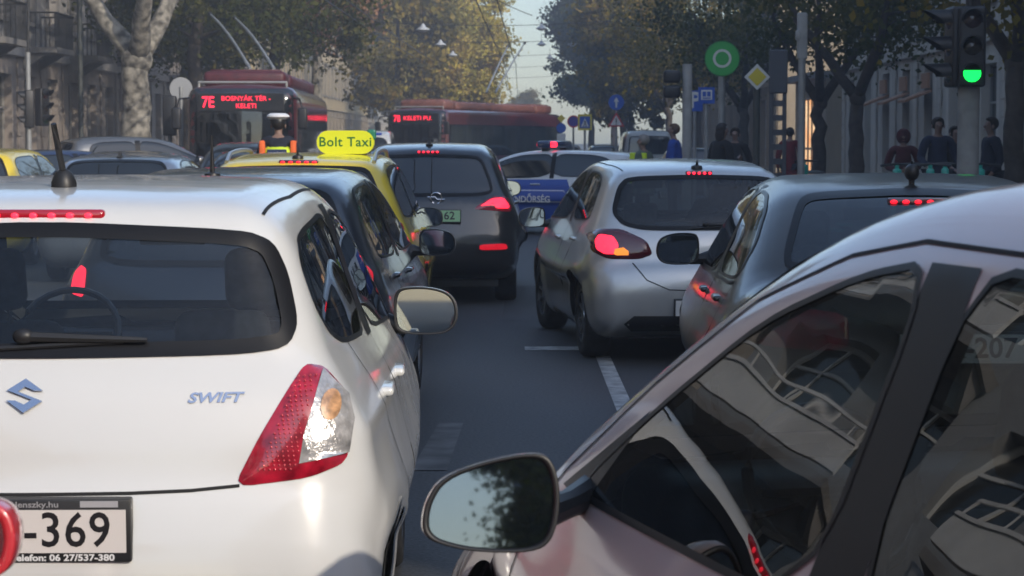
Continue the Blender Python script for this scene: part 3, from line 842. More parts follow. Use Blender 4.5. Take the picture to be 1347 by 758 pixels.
def pink_mirror():
    px = [(553, 688), (558, 655), (580, 622), (640, 601), (702, 590), (728, 598), (739, 640), (735, 685), (722, 716), (690, 725), (620, 722), (578, 712), (560, 703)]
    d = 3.95; s_ = 2850/d
    out = [((x-648)/s_*1.0, -(y-660)/s_) for x, y in px]
    wl = Vector(((648-673.5)/s_, d, CAM_H-(660-186)/s_-.010))
    M = (Matrix.Translation(PK) @ Matrix.Rotation(PK_RZ, 4, 'Z')).inverted(); l = M @ wl
    P = S_pink.cast('left', [3.02-S_pink.L/2], [.97])[0]
    o = mirror(pink, out, l, R(-11), P_pink, depth=.10, glassmat=M_mirror_dark, tilt=-.12, arm_to=(P[0]+.03, P[1], .915), thick=.03, inset=.90, armr=.033, arm_z=-.02)
    mirror(pink, [(-a, b) for a, b in out], (-l.x, l.y, l.z), R(11), P_pink, depth=.10, arm_to=(-P[0]-.03, P[1], .915), thick=.03, inset=.9, armr=.033, arm_z=-.02)
pink_mirror()

# -------- generic outlines for the other cars (s from the rear, z)
def hatch_kit(L, belt_r, belt_f, top, s0, s1, sh, sc, bp):
    """side glass of a five-door: s0 rear end at belt, s1 rear end at top, sh header, sc cowl, bp B-pillar"""
    rear_ = [(s0, belt_r), (s0-.04, belt_r+.07), (s1, top-.06), (s1+.22, top), (bp-.02, top+.02), (bp-.06, belt_r-.02)]
    front_ = [(bp+.03, belt_r-.02), (bp+.07, top+.02), (sh-.25, top), (sh+.08, top-.10), (sc-.06, belt_f+.05), (sc-.02, belt_f)]
    return [rear_, front_], [[(bp-.07, belt_r-.04), (bp-.03, top+.035), (bp+.08, top+.035), (bp+.04, belt_r-.04)]]
def door_seams(L, bp, sr, sc, belt, rearc):
    return [[(bp, belt), (bp-.02, .7), (bp+.03, .34)], [(sc, belt-.01), (sc+.02, .7), (sc-.04, .34)], [(rearc, belt), (rearc+.1, .85), (rearc+.28, .55)]]
# -------- silver hatchback turning out of the right lane
S_corsa = Shape(3.99, 1.74, 1.48, [(.16, .24), (.03, .30), (0, .42), (-.01, .58), (.03, .70), (.10, .76), (.12, .88), (.2, .99), (.4, 1.0), (1.4, 1.0), (2.5, .96), (2.9, .94), (3.4, .86), (3.75, .74), (3.97, .55), (3.98, .36), (3.9, .2), (3.6, .17), (.4, .17)],
    [(.14, .80), (.17, .98), (.32, 1.20), (.42, 1.36), (.52, 1.42), (.9, 1.465), (1.5, 1.49), (1.95, 1.475), (2.3, 1.41), (2.7, 1.22), (3.2, .94), (3.2, .6), (.3, .6)],
    klow=.15, kgh=.13, tuck=.045, gh_in=.05, tumble=.40, belt=.97, kr=.13, wheels=(.75, 3.26), wr=.31, taper_r=.05, blend=.05, flare=.025, crease=.80)
sd, trm = hatch_kit(3.99, 1.03, .98, 1.37, .78, .82, 2.2, 3.02, 1.62)
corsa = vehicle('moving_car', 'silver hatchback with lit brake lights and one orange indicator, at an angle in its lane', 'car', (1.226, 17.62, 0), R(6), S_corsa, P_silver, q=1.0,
    sides=sd, trims=trm, rear=[(0, .985), (.45, .985), (.60, 1.02), (.66, 1.10), (.60, 1.28), (.53, 1.345), (0, 1.36)], front=[(0, 1.0), (.62, 1.0), (.66, 1.02), (.54, 1.36), (0, 1.40)], hollow=True,
    seams=door_seams(3.99, 1.6, .7, 3.02, .98, .95), seams_rear=[[(0, .54), (.30, .55), (.46, .62), (.55, .74)]], seams_top=[[(.55, .6), (.58, 1.2), (.57, 1.9)]],
    wheel=dict(style='multi', w=.2), steer=R(4), handles=((1.05, .88), (1.86, .86)), mir_s=2.78, mir_z=.98,
    lamps=[('tail_light', [('rear', [(.40, .80), (.44, .90), (.62, .985), (.78, .98), (.83, .93), (.835, .82), (.72, .765), (.50, .765)], mat('dark_red_lens', (.10, .004, .01), .2, coat=1), .02, .003),
        ('rear', [(.66, .80), (.64, .87), (.68, .925), (.765, .935), (.795, .89), (.79, .83), (.74, .80)], M_brake_hot, .004, .0225)])],
    chmsl=(1.385, .10, M_brake_hot, 'rear'), headlamp=[(.4, .62), (.45, .72), (.75, .8), (.76, .66)], grille=[(0, .34), (.35, .34), (.45, .52), (0, .54)],
    antenna=('stub', .55, 0), wiper=(0, 1.005, .3, 1.0, .26), plate_txt='PKR-482', plate_z=.42, bumper=[('rear', [(0, .24), (.55, .24), (.62, .30), (.55, .36), (0, .36)], M_black)])
# its indicator glows amber low in the left lamp
tl = [c for c in corsa.children if c.name.startswith('tail_light') and c.data.vertices[0].co.x < 0][0]
Panel(S_corsa).add('rear', [(-.575, .79), (-.66, .79), (-.68, .80), (-.67, .835), (-.61, .845), (-.575, .82)], off=.028, bulge=.002, h=.02).build('indicator', M_amber_on, tl)

# -------- brown-grey sedan on the right
S_sedan = Shape(4.6, 1.80, 1.46, [(.2, .24), (.04, .30), (0, .42), (0, .58), (.03, .72), (.03, .92), (.06, 1.02), (.16, 1.05), (.8, 1.05), (2.0, 1.0), (3.0, .97), (3.3, .95), (3.9, .88), (4.3, .78), (4.56, .6), (4.6, .4), (4.5, .2), (4.2, .17), (.4, .17)],
    [(.55, .80), (.60, 1.0), (1.0, 1.22), (1.35, 1.38), (1.55, 1.425), (2.0, 1.46), (2.4, 1.47), (2.8, 1.44), (3.1, 1.33), (3.75, .96), (3.75, .6), (.7, .6)],
    klow=.18, kgh=.16, tuck=.045, gh_in=.05, tumble=.46, belt=.98, kr=.10, wheels=(.98, 3.65), wr=.33, crown=.05, blend=.06, crease=.86)
sedan = vehicle('waiting_car', 'brown-grey sedan with lit dots high in its rear window, beside the pinkish car', 'car', (1.84, 10.65, 0), R(-2), S_sedan, P_olive, q=1.0,
    sides=[[(1.02, 1.05), (1.12, 1.17), (1.42, 1.32), (1.7, 1.37), (2.05, 1.385), (1.98, 1.0), (1.15, 1.02)], [(2.07, .995), (2.14, 1.39), (2.55, 1.385), (2.85, 1.31), (3.30, 1.05), (3.28, .975), (3.2, .97)]],
    trims=[[(1.96, .975), (2.02, 1.41), (2.15, 1.41), (2.10, .97)]],
    rear=[(0, 1.08), (.55, 1.08), (.63, 1.10), (.52, 1.345), (.45, 1.375), (0, 1.395)], front=[(0, 1.0), (.64, 1.0), (.68, 1.02), (.52, 1.38), (0, 1.41)], hollow=True,
    g_rear=glass_thin('sedan_rear_pane', (.10, .12, .13), 1.9), seams=[[(2.0, .97), (1.98, .7), (2.02, .36)], [(3.28, .96), (3.3, .7), (3.22, .34)], [(1.0, 1.0), (1.1, .85), (1.35, .6)]],
    handles=((1.35, .92), (2.24, .90)), mir_s=3.12, mir_z=1.05, mir_m=M_trim, belt_chrome=[(1.05, 1.01), (1.2, .995), (2.0, .98), (3.25, .955)],
    lamps=[('tail_light', [('rear', [(.45, .80), (.45, .95), (.78, .98), (.84, .92), (.82, .82)], M_red_off, .012, .003)])], chmsl=(1.352, .135, M_brake, 'rear'),
    wheel=dict(style='five'), antenna=('ball', 1.62, .02), plate_txt='SBK-207', plate_z=.82, interior_kw=dict(ys=.25, yr=-.75))

# -------- dark blue hatchback ahead of the white one
S_dark = Shape(3.95, 1.70, 1.47, [(.14, .24), (.03, .30), (0, .42), (-.01, .6), (.03, .74), (.08, .90), (.15, 1.0), (.4, 1.02), (1.4, 1.0), (2.5, .97), (2.9, .95), (3.4, .86), (3.75, .74), (3.93, .55), (3.94, .36), (3.85, .2), (3.6, .17), (.4, .17)],
    [(.12, .80), (.15, 1.0), (.28, 1.25), (.36, 1.38), (.48, 1.43), (.9, 1.465), (1.5, 1.48), (1.95, 1.465), (2.3, 1.40), (2.7, 1.21), (3.2, .94), (3.2, .6), (.3, .6)],
    klow=.16, kgh=.14, tuck=.045, gh_in=.05, tumble=.40, belt=.97, kr=.11, wheels=(.68, 3.17), wr=.30, taper_r=.03, blend=.06, crease=.82)
sd, trm = hatch_kit(3.95, 1.01, .98, 1.37, .62, .56, 2.15, 2.95, 1.55)
dark = vehicle('waiting_car', 'dark blue hatchback just ahead of the white hatchback', 'car', (-1.44, 12.78, 0), R(-1.1), S_dark, P_dblue, q=.9, sides=sd, trims=trm,
    rear=[(0, 1.0), (.5, 1.0), (.62, 1.03), (.60, 1.15), (.53, 1.33), (.45, 1.365), (0, 1.375)], front=[(0, 1.0), (.62, 1.0), (.66, 1.02), (.54, 1.36), (0, 1.40)], hollow=True, g_rear=glass_thin('sedan_rear_pane', (.1, .1, .1)),
    seams=door_seams(3.95, 1.53, .6, 2.95, .98, .85), handles=((.95, .90), (1.78, .88)), mir_s=2.72, mir_z=.99, mir_m=P_grey,
    lamps=[('tail_light', [('rear', [(.69, .83), (.69, .97), (.73, .99), (.765, .95), (.77, .85)], M_brake_dim, .008, .003)])], chmsl=(1.405, .09, M_brake_dim, 'rear'),
    wheel=dict(style='cap'), antenna=('tall', .55, -.10), plate_txt='MZV-915', plate_z=.72)

for o in [c for c in dark.children if c.name.startswith('tail_light') and c.data.vertices[0].co.x < 0]: o.data.materials[0] = M_brake_hot
# -------- yellow taxi with its roof sign
S_taxi = Shape(4.45, 1.78, 1.53, [(.14, .24), (.03, .30), (0, .42), (-.01, .6), (.03, .74), (.08, .90), (.14, 1.02), (.4, 1.04), (1.4, 1.02), (2.8, .98), (3.2, .96), (3.7, .90), (4.15, .76), (4.43, .55), (4.44, .36), (4.35, .2), (4.1, .17), (.4, .17)],
    [(.10, .80), (.13, 1.0), (.28, 1.30), (.34, 1.44), (.5, 1.49), (.9, 1.52), (1.6, 1.535), (2.2, 1.52), (2.6, 1.45), (3.0, 1.24), (3.5, .95), (3.5, .6), (.3, .6)],
    klow=.16, kgh=.12, tuck=.045, gh_in=.05, tumble=.40, belt=.97, kr=.09, wheels=(.85, 3.5), wr=.32, taper_r=.03, blend=.06, crease=.82, gh_taper=.04)
sd, trm = hatch_kit(4.45, 1.04, 1.0, 1.41, .55, .50, 2.45, 3.25, 1.75)
taxi_kw = dict(sides=sd, trims=trm, rear=[(0, 1.02), (.5, 1.02), (.66, 1.04), (.62, 1.20), (.54, 1.38), (.48, 1.415), (0, 1.425)], front=[(0, 1.02), (.64, 1.02), (.68, 1.04), (.56, 1.40), (0, 1.45)],
    seams=door_seams(4.45, 1.73, .6, 3.25, 1.0, .95), handles=((1.05, .92), (2.0, .90)), wheel=dict(style='cap'))
taxi = vehicle('taxi', 'yellow taxi with a roof sign reading Bolt Taxi', 'taxi', (-1.62, 18.3, 0), 0, S_taxi, P_yellow, q=.75, mir_s=3.0, mir_z=.955, mir_m=P_yellow, mir_out=.03,
    lamps=[('tail_light', [('rear', [(.66, .80), (.64, 1.0), (.70, 1.05), (.80, 1.0), (.83, .82)], M_red_off, .015, .003), ('rear', [(.68, .84), (.68, .97), (.78, .96), (.80, .85)], M_brake, .003, .019)])],
    chmsl=(1.462, .15, M_brake, 'rear'), antenna=('stub', .55, -.02), plate_txt='RTL-118', plate_z=.70, **taxi_kw)
rr_ = MB()
for sx in (-1, 1):
    rr_ = MB(); pts = []
    for s_ in np.linspace(.55, 2.3, 9):
        P = S_taxi.cast('top', [sx*.565], [s_-2.225])[0]; pts.append((P[0], P[1], P[2]+(.045 if .6 < s_ < 2.25 else .0)))
    rr_.tube(pts, .017, 8); rr_.build('roof_rail', mat('rail_alu', (.5, .5, .5), .35, metal=.8), taxi, smooth='auto')
def sign_pill(w, h, t, n=10):
    r_ = h/2; pts = [(w/2-r_+r_*math.cos(a), r_*math.sin(a)) for a in np.linspace(-PI/2, PI/2, n)]+[(-w/2+r_+r_*math.cos(a), r_*math.sin(a)) for a in np.linspace(PI/2, 3*PI/2, n)]
    return pts
b = MB(); b.prism(sign_pill(.455, .185, 0), -.05, .05); M_tsign = mat('sign_yellow', (.62, .66, .02), .3, emit=(.7, .75, .03), es=.08)
tsig = b.build('taxi_sign', M_tsign, taxi, smooth='auto')
P = S_taxi.cast('top', [.02], [-.95])[0]; tsig.location = (.30, -1.05, P[2]+.085)
b = MB(); b.rbox((-.15, -.035, -.13), (.17, .035, -.085), .01); b.rbox((.17, -.04, .02), (.24, .04, .10), .015, mi=1); b.build('sign_base', [M_black, mat('sign_green', (.02, .20, .12), .4)], tsig)
lettering('Bolt Taxi', mat('green_ink', (.02, .16, .03), .4), tsig, frame_M((0, -.052, 0), (1, 0, 0), (0, 0, 1)), .105, bold=.0016, spacing=1.08)

# -------- black SUV
S_suv = Shape(4.28, 1.80, 1.60, [(.14, .30), (.03, .38), (0, .48), (-.01, .66), (.03, .8), (.08, .96), (.14, 1.08), (.4, 1.12), (1.4, 1.10), (2.7, 1.06), (3.1, 1.04), (3.6, .97), (4.0, .85), (4.25, .62), (4.26, .42), (4.15, .28), (3.9, .24), (.4, .24)],
    [(.12, .9), (.16, 1.08), (.34, 1.36), (.42, 1.50), (.55, 1.56), (.95, 1.60), (1.6, 1.61), (2.1, 1.59), (2.5, 1.50), (2.9, 1.30), (3.35, 1.02), (3.35, .6), (.3, .6)],
    klow=.18, kgh=.15, tuck=.045, gh_in=.05, tumble=.42, belt=1.05, kr=.12, wheels=(.83, 3.38), wr=.345, taper_r=.03, blend=.06, crease=.9)
sd, trm = hatch_kit(4.28, 1.12, 1.08, 1.48, .72, .75, 2.35, 3.1, 1.7)
suv_kw = dict(sides=sd, trims=trm, rear=[(0, 1.09), (.5, 1.09), (.64, 1.12), (.62, 1.22), (.54, 1.42), (.47, 1.465), (0, 1.48)], front=[(0, 1.1), (.64, 1.1), (.68, 1.12), (.56, 1.46), (0, 1.52)],
    seams=door_seams(4.28, 1.68, .6, 3.1, 1.08, 1.0), handles=((1.1, .99), (1.95, .97)))
suv = vehicle('waiting_car', 'black SUV with glowing curved brake lights and a green number plate', 'car', (-.84, 23.45, 0), 0, S_suv, P_black, q=.75, mir_s=2.9, mir_z=1.10, mir_out=-.02, wheel=dict(style='five', w=.22),
    lamps=[('tail_light', [('rear', [(.46, .95), (.52, 1.00), (.66, 1.08), (.79, 1.07), (.835, .98), (.83, .92), (.62, .94)], M_red_off, .015, .003), ('rear', [(.52, .975), (.64, 1.045), (.75, 1.05), (.80, .98), (.80, .95), (.68, .955), (.66, .985), (.60, .985)], M_brake_hot, .003, .019)]),
           ('reflector', [('rear', [(.52, .55), (.52, .605), (.78, .615), (.80, .555)], M_brake_dim, .008, .004)])],
    chmsl=(1.515, .115, M_brake_hot, 'rear'), antenna=('fin', .8, 0), plate_txt='RCK-162', plate_z=.885, plate_bg=M_plate_g,
    bumper=[('rear', [(0, .30), (.6, .30), (.74, .36), (.78, .50), (0, .52)], M_black)], **suv_kw)
P = S_suv.cast('rear', [0.], [1.045])[0]
b = MB(); pts = [(.055*math.cos(a), 0, .055*math.sin(a)) for a in np.linspace(0, 2*PI, 25)]; b.tube(pts, .007, 6, caps=False); b.tube([(-.085, 0, .012), (-.01, 0, .012), (.01, 0, -.012), (.085, 0, -.012)], .006, 6)
o = b.build('badge', M_chrome, suv, smooth='auto'); o.location = (.09, P[1]-.012, 1.06)
for c in suv.children:
    if c.name.startswith('number_plate'): c.location.x += .07

# -------- police car standing across the lane
S_pol = Shape(4.65, 1.81, 1.47, low_hatch(4.65, .93, 1.0),
    [(.12, .80), (.15, 1.0), (.35, 1.26), (.45, 1.38), (.62, 1.43), (1.1, 1.46), (1.8, 1.475), (2.3, 1.465), (2.7, 1.38), (3.1, 1.18), (3.6, .94), (3.6, .6), (.3, .6)],
    klow=.17, kgh=.14, tuck=.04, gh_in=.05, tumble=.40, belt=.97, kr=.1, wheels=(.98, 3.68), wr=.32, blend=.06)
P_pwhite = paint('police_white', (.62, .63, .62), rough=.35, dirt=.3)
police = vehicle('police_car', 'white and blue police car across the road, red light glowing on its roof bar', 'police car', (.45, 38.5, 0), R(70), S_pol, P_pwhite, q=.8,
    sides=[[(.62, 1.04), (.55, 1.12), (.80, 1.33), (1.1, 1.385), (1.75, 1.40), (1.75, 1.0)], [(1.79, 1.0), (1.79, 1.40), (2.35, 1.38), (2.72, 1.28), (3.30, .99), (3.2, .975)]], trims=[[(1.73, .98), (1.73, 1.42), (1.81, 1.42), (1.81, .98)]],
    rear=[(0, 1.03), (.5, 1.03), (.64, 1.06), (.56, 1.30), (.48, 1.35), (0, 1.37)], front=[(0, .99), (.66, .99), (.70, 1.02), (.56, 1.37), (0, 1.41)], handles=((1.15, .90), (2.05, .88)), mir_s=3.02, mir_z=1.02, mir_m=P_pwhite,
    lamps=[('tail_light', [('rear', [(.5, .8), (.5, .93), (.8, .95), (.82, .82)], M_red_off, .012, .003)])], headlamp=[(.45, .62), (.5, .70), (.78, .76), (.78, .66)], grille=[(0, .32), (.4, .32), (.5, .46), (.35, .6), (0, .6)],
    wheel=dict(style='multi'), plate_txt='RKJ-503', front_plate='RKJ-503')
M_pblue = mat('police_blue', (.012, .06, .34), .4, coat=.5)
hl = S_pol.L/2
for v in ('left', 'right'):
    P_ = Panel(S_pol).add(v, [(1.15-hl, .27), (1.48-hl, .965), (3.0-hl, .955), (2.70-hl, .27)], off=.003, h=.06).build('blue_panel', M_pblue, police)
    Panel(S_pol).add(v, [(1.48-hl, .72), (1.52-hl, .78), (2.80-hl, .78), (2.78-hl, .765), (1.52-hl, .765)], off=.0045, h=.06).build('white_stripe', M_white, police)
    for k in range(3): Panel(S_pol).add(v, [(3.06+.14*k-hl, .92), (3.12+.14*k-hl, .92), (3.0+.14*k-hl, .64), (2.94+.14*k-hl, .64)], off=.0035, h=.06).build('yellow_stripe', mat('hi_yellow', (.70, .68, .10), .4), police)
    for k in range(3): Panel(S_pol).add(v, [(1.22-.17*k-hl, .93), (1.30-.17*k-hl, .93), (1.22-.17*k-hl, .74), (1.14-.17*k-hl, .74)], off=.0035, h=.05).build('dark_stripe', M_ink, police)
    sx = -1 if v == 'left' else 1
    P = S_pol.cast(v, [2.15-hl], [.62])[0]
    n = S_pol.grad(P[None])[0]
    lettering('RENDŐRSÉG', M_white, police, frame_M(Vector(P)+Vector(n)*.012, (0, sx, 0), (0, 0, 1)), .155, sx=.92, bold=.003)
b = MB(); b.rbox((-.62, -.13, 0), (.62, .13, .13), .05, 3); P = S_pol.cast('top', [0], [2.0-hl])[0]
lb = b.build('light_bar', mat('bar_blue', (.01, .03, .10), .15, coat=1), police, smooth='auto'); lb.location = (0, P[1], P[2]+.03)
b = MB(); b.rbox((-.60, -.136, .01), (-.22, .136, .12), .04, 3); b.build('lit_lamp', M_brake_hot, lb, smooth='auto')

for x_ in (-.5, .5): b = MB(); b.rbox((x_-.05, -.06, -.05), (x_+.05, .06, .01), .01); b.build('bar_foot', M_black, lb)

# -------- cars farther back
S_wag = S_pol
wag_kw = dict(sides=[[(.62, 1.04), (.55, 1.12), (.80, 1.33), (1.1, 1.385), (1.75, 1.40), (1.75, 1.0)], [(1.79, 1.0), (1.79, 1.40), (2.35, 1.38), (2.72, 1.28), (3.30, .99), (3.2, .975)]], trims=[[(1.73, .98), (1.73, 1.42), (1.81, 1.42), (1.81, .98)]],
    rear=[(0, 1.03), (.5, 1.03), (.64, 1.06), (.56, 1.32), (.48, 1.385), (0, 1.40)], front=[(0, .99), (.66, .99), (.70, 1.02), (.56, 1.37), (0, 1.41)], handles=((1.15, .90), (2.05, .88)),
    lamps=[('tail_light', [('rear', [(.5, .8), (.5, .93), (.8, .95), (.82, .82)], M_red_off, .012, .003)])], headlamp=[(.45, .62), (.5, .70), (.78, .76), (.78, .66)], grille=[(0, .32), (.4, .32), (.5, .46), (.35, .6), (0, .6)], wheel=dict(style='multi'))
vehicle('waiting_car', 'bluish silver estate car with a fin aerial, beyond the roof of the white hatchback', 'car', (-4.62, 26.9, 0), R(2), S_wag, P_lsilver, q=.6, antenna=('fin', .75, 0), mir_s=3.02, mir_z=1.02, plate_txt='LKT-640', **wag_kw)
sd, trm = hatch_kit(4.45, 1.04, 1.0, 1.41, .55, .50, 2.45, 3.25, 1.75)
vehicle('taxi', 'yellow taxi partly in view at the left edge', 'taxi', (-7.15, 30.0, 0), R(0), S_taxi, P_yellow, q=.5, mir_s=3.0, mir_z=1.02,
    lamps=[('tail_light', [('rear', [(.66, .80), (.64, 1.0), (.70, 1.05), (.80, 1.0), (.83, .82)], M_red_off, .015, .003)])], plate_txt='NDE-332', **taxi_kw)
hk, tk = hatch_kit(3.95, 1.01, .98, 1.37, .62, .56, 2.15, 2.95, 1.55)
hatch_kw = dict(sides=hk, trims=tk, rear=[(0, 1.0), (.5, 1.0), (.62, 1.03), (.60, 1.15), (.53, 1.33), (.45, 1.365), (0, 1.375)], front=[(0, 1.0), (.62, 1.0), (.66, 1.02), (.54, 1.36), (0, 1.40)],
    lamps=[('tail_light', [('rear', [(.62, .80), (.62, .98), (.72, 1.02), (.80, .98), (.81, .82)], M_red_off, .015, .003)])], wheel=dict(style='cap'), headlamp=[(.4, .62), (.45, .72), (.72, .8), (.74, .66)], grille=[(0, .34), (.35, .34), (.45, .52), (0, .54)], mir_s=2.72, mir_z=.99)
vehicle('parked_car', 'grey hatchback between the yellow taxi at the left edge and the bluish silver estate', 'car', (-5.75, 33.4, 0), R(0), S_dark, P_grey, q=.5, **hatch_kw)
vehicle('parked_car', 'navy blue car with a rounded roof behind the bluish silver estate', 'car', (-7.9, 38.9, 0), R(-40), S_dark, P_navy, q=.5, **hatch_kw)
suvk = dict(suv_kw); suvk.update(lamps=[('tail_light', [('rear', [(.46, .95), (.52, 1.00), (.66, 1.08), (.79, 1.07), (.835, .98), (.83, .92), (.62, .94)], M_red_off, .015, .003)])], wheel=dict(style='five'), mir_s=2.9, mir_z=1.12,
    headlamp=[(.4, .78), (.45, .86), (.75, .92), (.76, .8)], grille=[(0, .42), (.4, .42), (.5, .62), (0, .66)])
vehicle('parked_car', 'pale silver van-like car seen side on beneath the plane tree', 'car', (-7.5, 44.6, .12), R(-62), S_suv, P_grey, q=.5, **suvk)
vehicle('oncoming_car', 'grey-green SUV facing the camera in front of the nearer trolleybus', 'car', (-5.05, 41.2, 0), PI, S_suv, P_dgrey, q=.5, **suvk)
vehicle('oncoming_car', 'small dark grey car facing the camera, left of the policeman', 'car', (-4.05, 34.4, 0), PI, S_dark, P_dgrey, q=.5, **hatch_kw)
vehicle('waiting_car', 'dark car just over the roof of the brown-grey sedan', 'car', (5.4, 15.6, 0), R(-1), S_wag, P_lsilver, q=.5, mir_s=3.02, mir_z=1.02, **wag_kw)
for i, (x, y, rz, pm, lab) in enumerate([(3.9, 92, 0, P_dgrey, 'dark grey car far away beneath the trees on the right'), (5.2, 84, 0, P_navy, 'navy car far away beside the pale van'), (2.6, 104, PI, P_grey, 'farthest grey car, beneath the crossing sign'), (4.9, 60, 0, P_black, 'black car parked behind the people on the right')]):
    vehicle('distant_car', lab, 'car', (x, y, 0), rz, S_dark, pm, q=.35, **hatch_kw)

# -------- red car whose mirror enters the frame at the lower left
red = vehicle('parked_car', 'red car at the lower left edge of which only a wing mirror shows', 'car', (-1.86, 2.30, 0), 0, S_corsa, P_red, q=.6, sides=hk, trims=tk,
    rear=[(0, 1.0), (.5, 1.0), (.62, 1.03), (.53, 1.33), (0, 1.36)], front=[(0, 1.0), (.62, 1.0), (.66, 1.02), (.54, 1.36), (0, 1.40)], mirrors=False, wheel=dict(style='cap'),
    lamps=[('tail_light', [('rear', [(.62, .80), (.62, .98), (.72, 1.02), (.80, .98), (.81, .82)], M_red_off, .015, .003)])])
rm_out = [(-.10, -.045), (-.09, .035), (-.03, .055), (.06, .055), (.10, .04), (.112, -.005), (.10, -.055), (.06, -.07), (-.05, -.07)]
mirror(red, rm_out, (1.86-.855, .92, 1.03), R(0), P_red, arm_to=(.82, .95, 1.0), m_rim=P_red, inset=.80)
mirror(red, [(-a, b_) for a, b_ in rm_out], (-1.86+.855, .92, 1.03), R(0), P_red, arm_to=(-.82, .95, 1.0), m_rim=P_red, inset=.80)

# -------- pale van on the right and white van between the trolleybuses
S_van = Shape(4.7, 1.86, 1.98, [(.08, .28), (0, .36), (-.01, .8), (.02, 1.1), (.4, 1.15), (4.0, 1.1), (4.35, 1.0), (4.65, .8), (4.7, .5), (4.6, .3), (4.3, .25), (.4, .25)],
    [(.0, .9), (.03, 1.2), (.07, 1.8), (.14, 1.95), (.5, 2.0), (2.5, 2.0), (3.2, 1.96), (3.6, 1.80), (4.15, 1.1), (4.15, .6), (.1, .6)], klow=.14, kgh=.14, tuck=.02, gh_in=.03, tumble=.16, belt=1.1, kr=.05, kf=.1, wheels=(.9, 3.8), wr=.34, blend=.05)
van_kw = dict(sides=[[(.35, 1.22), (.38, 1.72), (1.4, 1.74), (1.4, 1.22)], [(1.5, 1.22), (1.5, 1.74), (2.5, 1.74), (2.5, 1.22)], [(2.65, 1.2), (2.65, 1.72), (3.2, 1.70), (3.75, 1.25), (3.7, 1.18)]],
    rear=[(0, 1.2), (.66, 1.2), (.70, 1.25), (.66, 1.74), (.6, 1.78), (0, 1.80)], front=[(0, 1.2), (.72, 1.2), (.76, 1.24), (.66, 1.72), (0, 1.78)], mir_s=3.5, mir_z=1.3,
    lamps=[('tail_light', [('rear', [(.78, .7), (.78, 1.05), (.88, 1.05), (.88, .7)], M_red_off, .01, .003)])], wheel=dict(style='cap'), headlamp=[(.5, .7), (.5, .9), (.82, .95), (.82, .75)], grille=[(0, .4), (.5, .4), (.5, .6), (0, .6)])
P_cream = paint('cream_paint', (.40, .41, .39), rough=.4, dirt=.3)
vehicle('van', 'pale boxy van parked under the trees behind the people on the right', 'van', (4.6, 75, 0), 0, S_van, P_cream, q=.5, **van_kw)
wv = vehicle('van', 'white van with small blue marks beside the farther trolleybus', 'van', (-4.9, 74.5, 0), PI, S_van, P_pwhite, q=.5, **van_kw)
Panel(S_van).add('front', [(-.5, 1.82), (-.1, 1.82), (-.1, 1.90), (-.5, 1.90)], off=.01).build('header_stripe', mat('plate_blue', (.01, .05, .35)), wv)

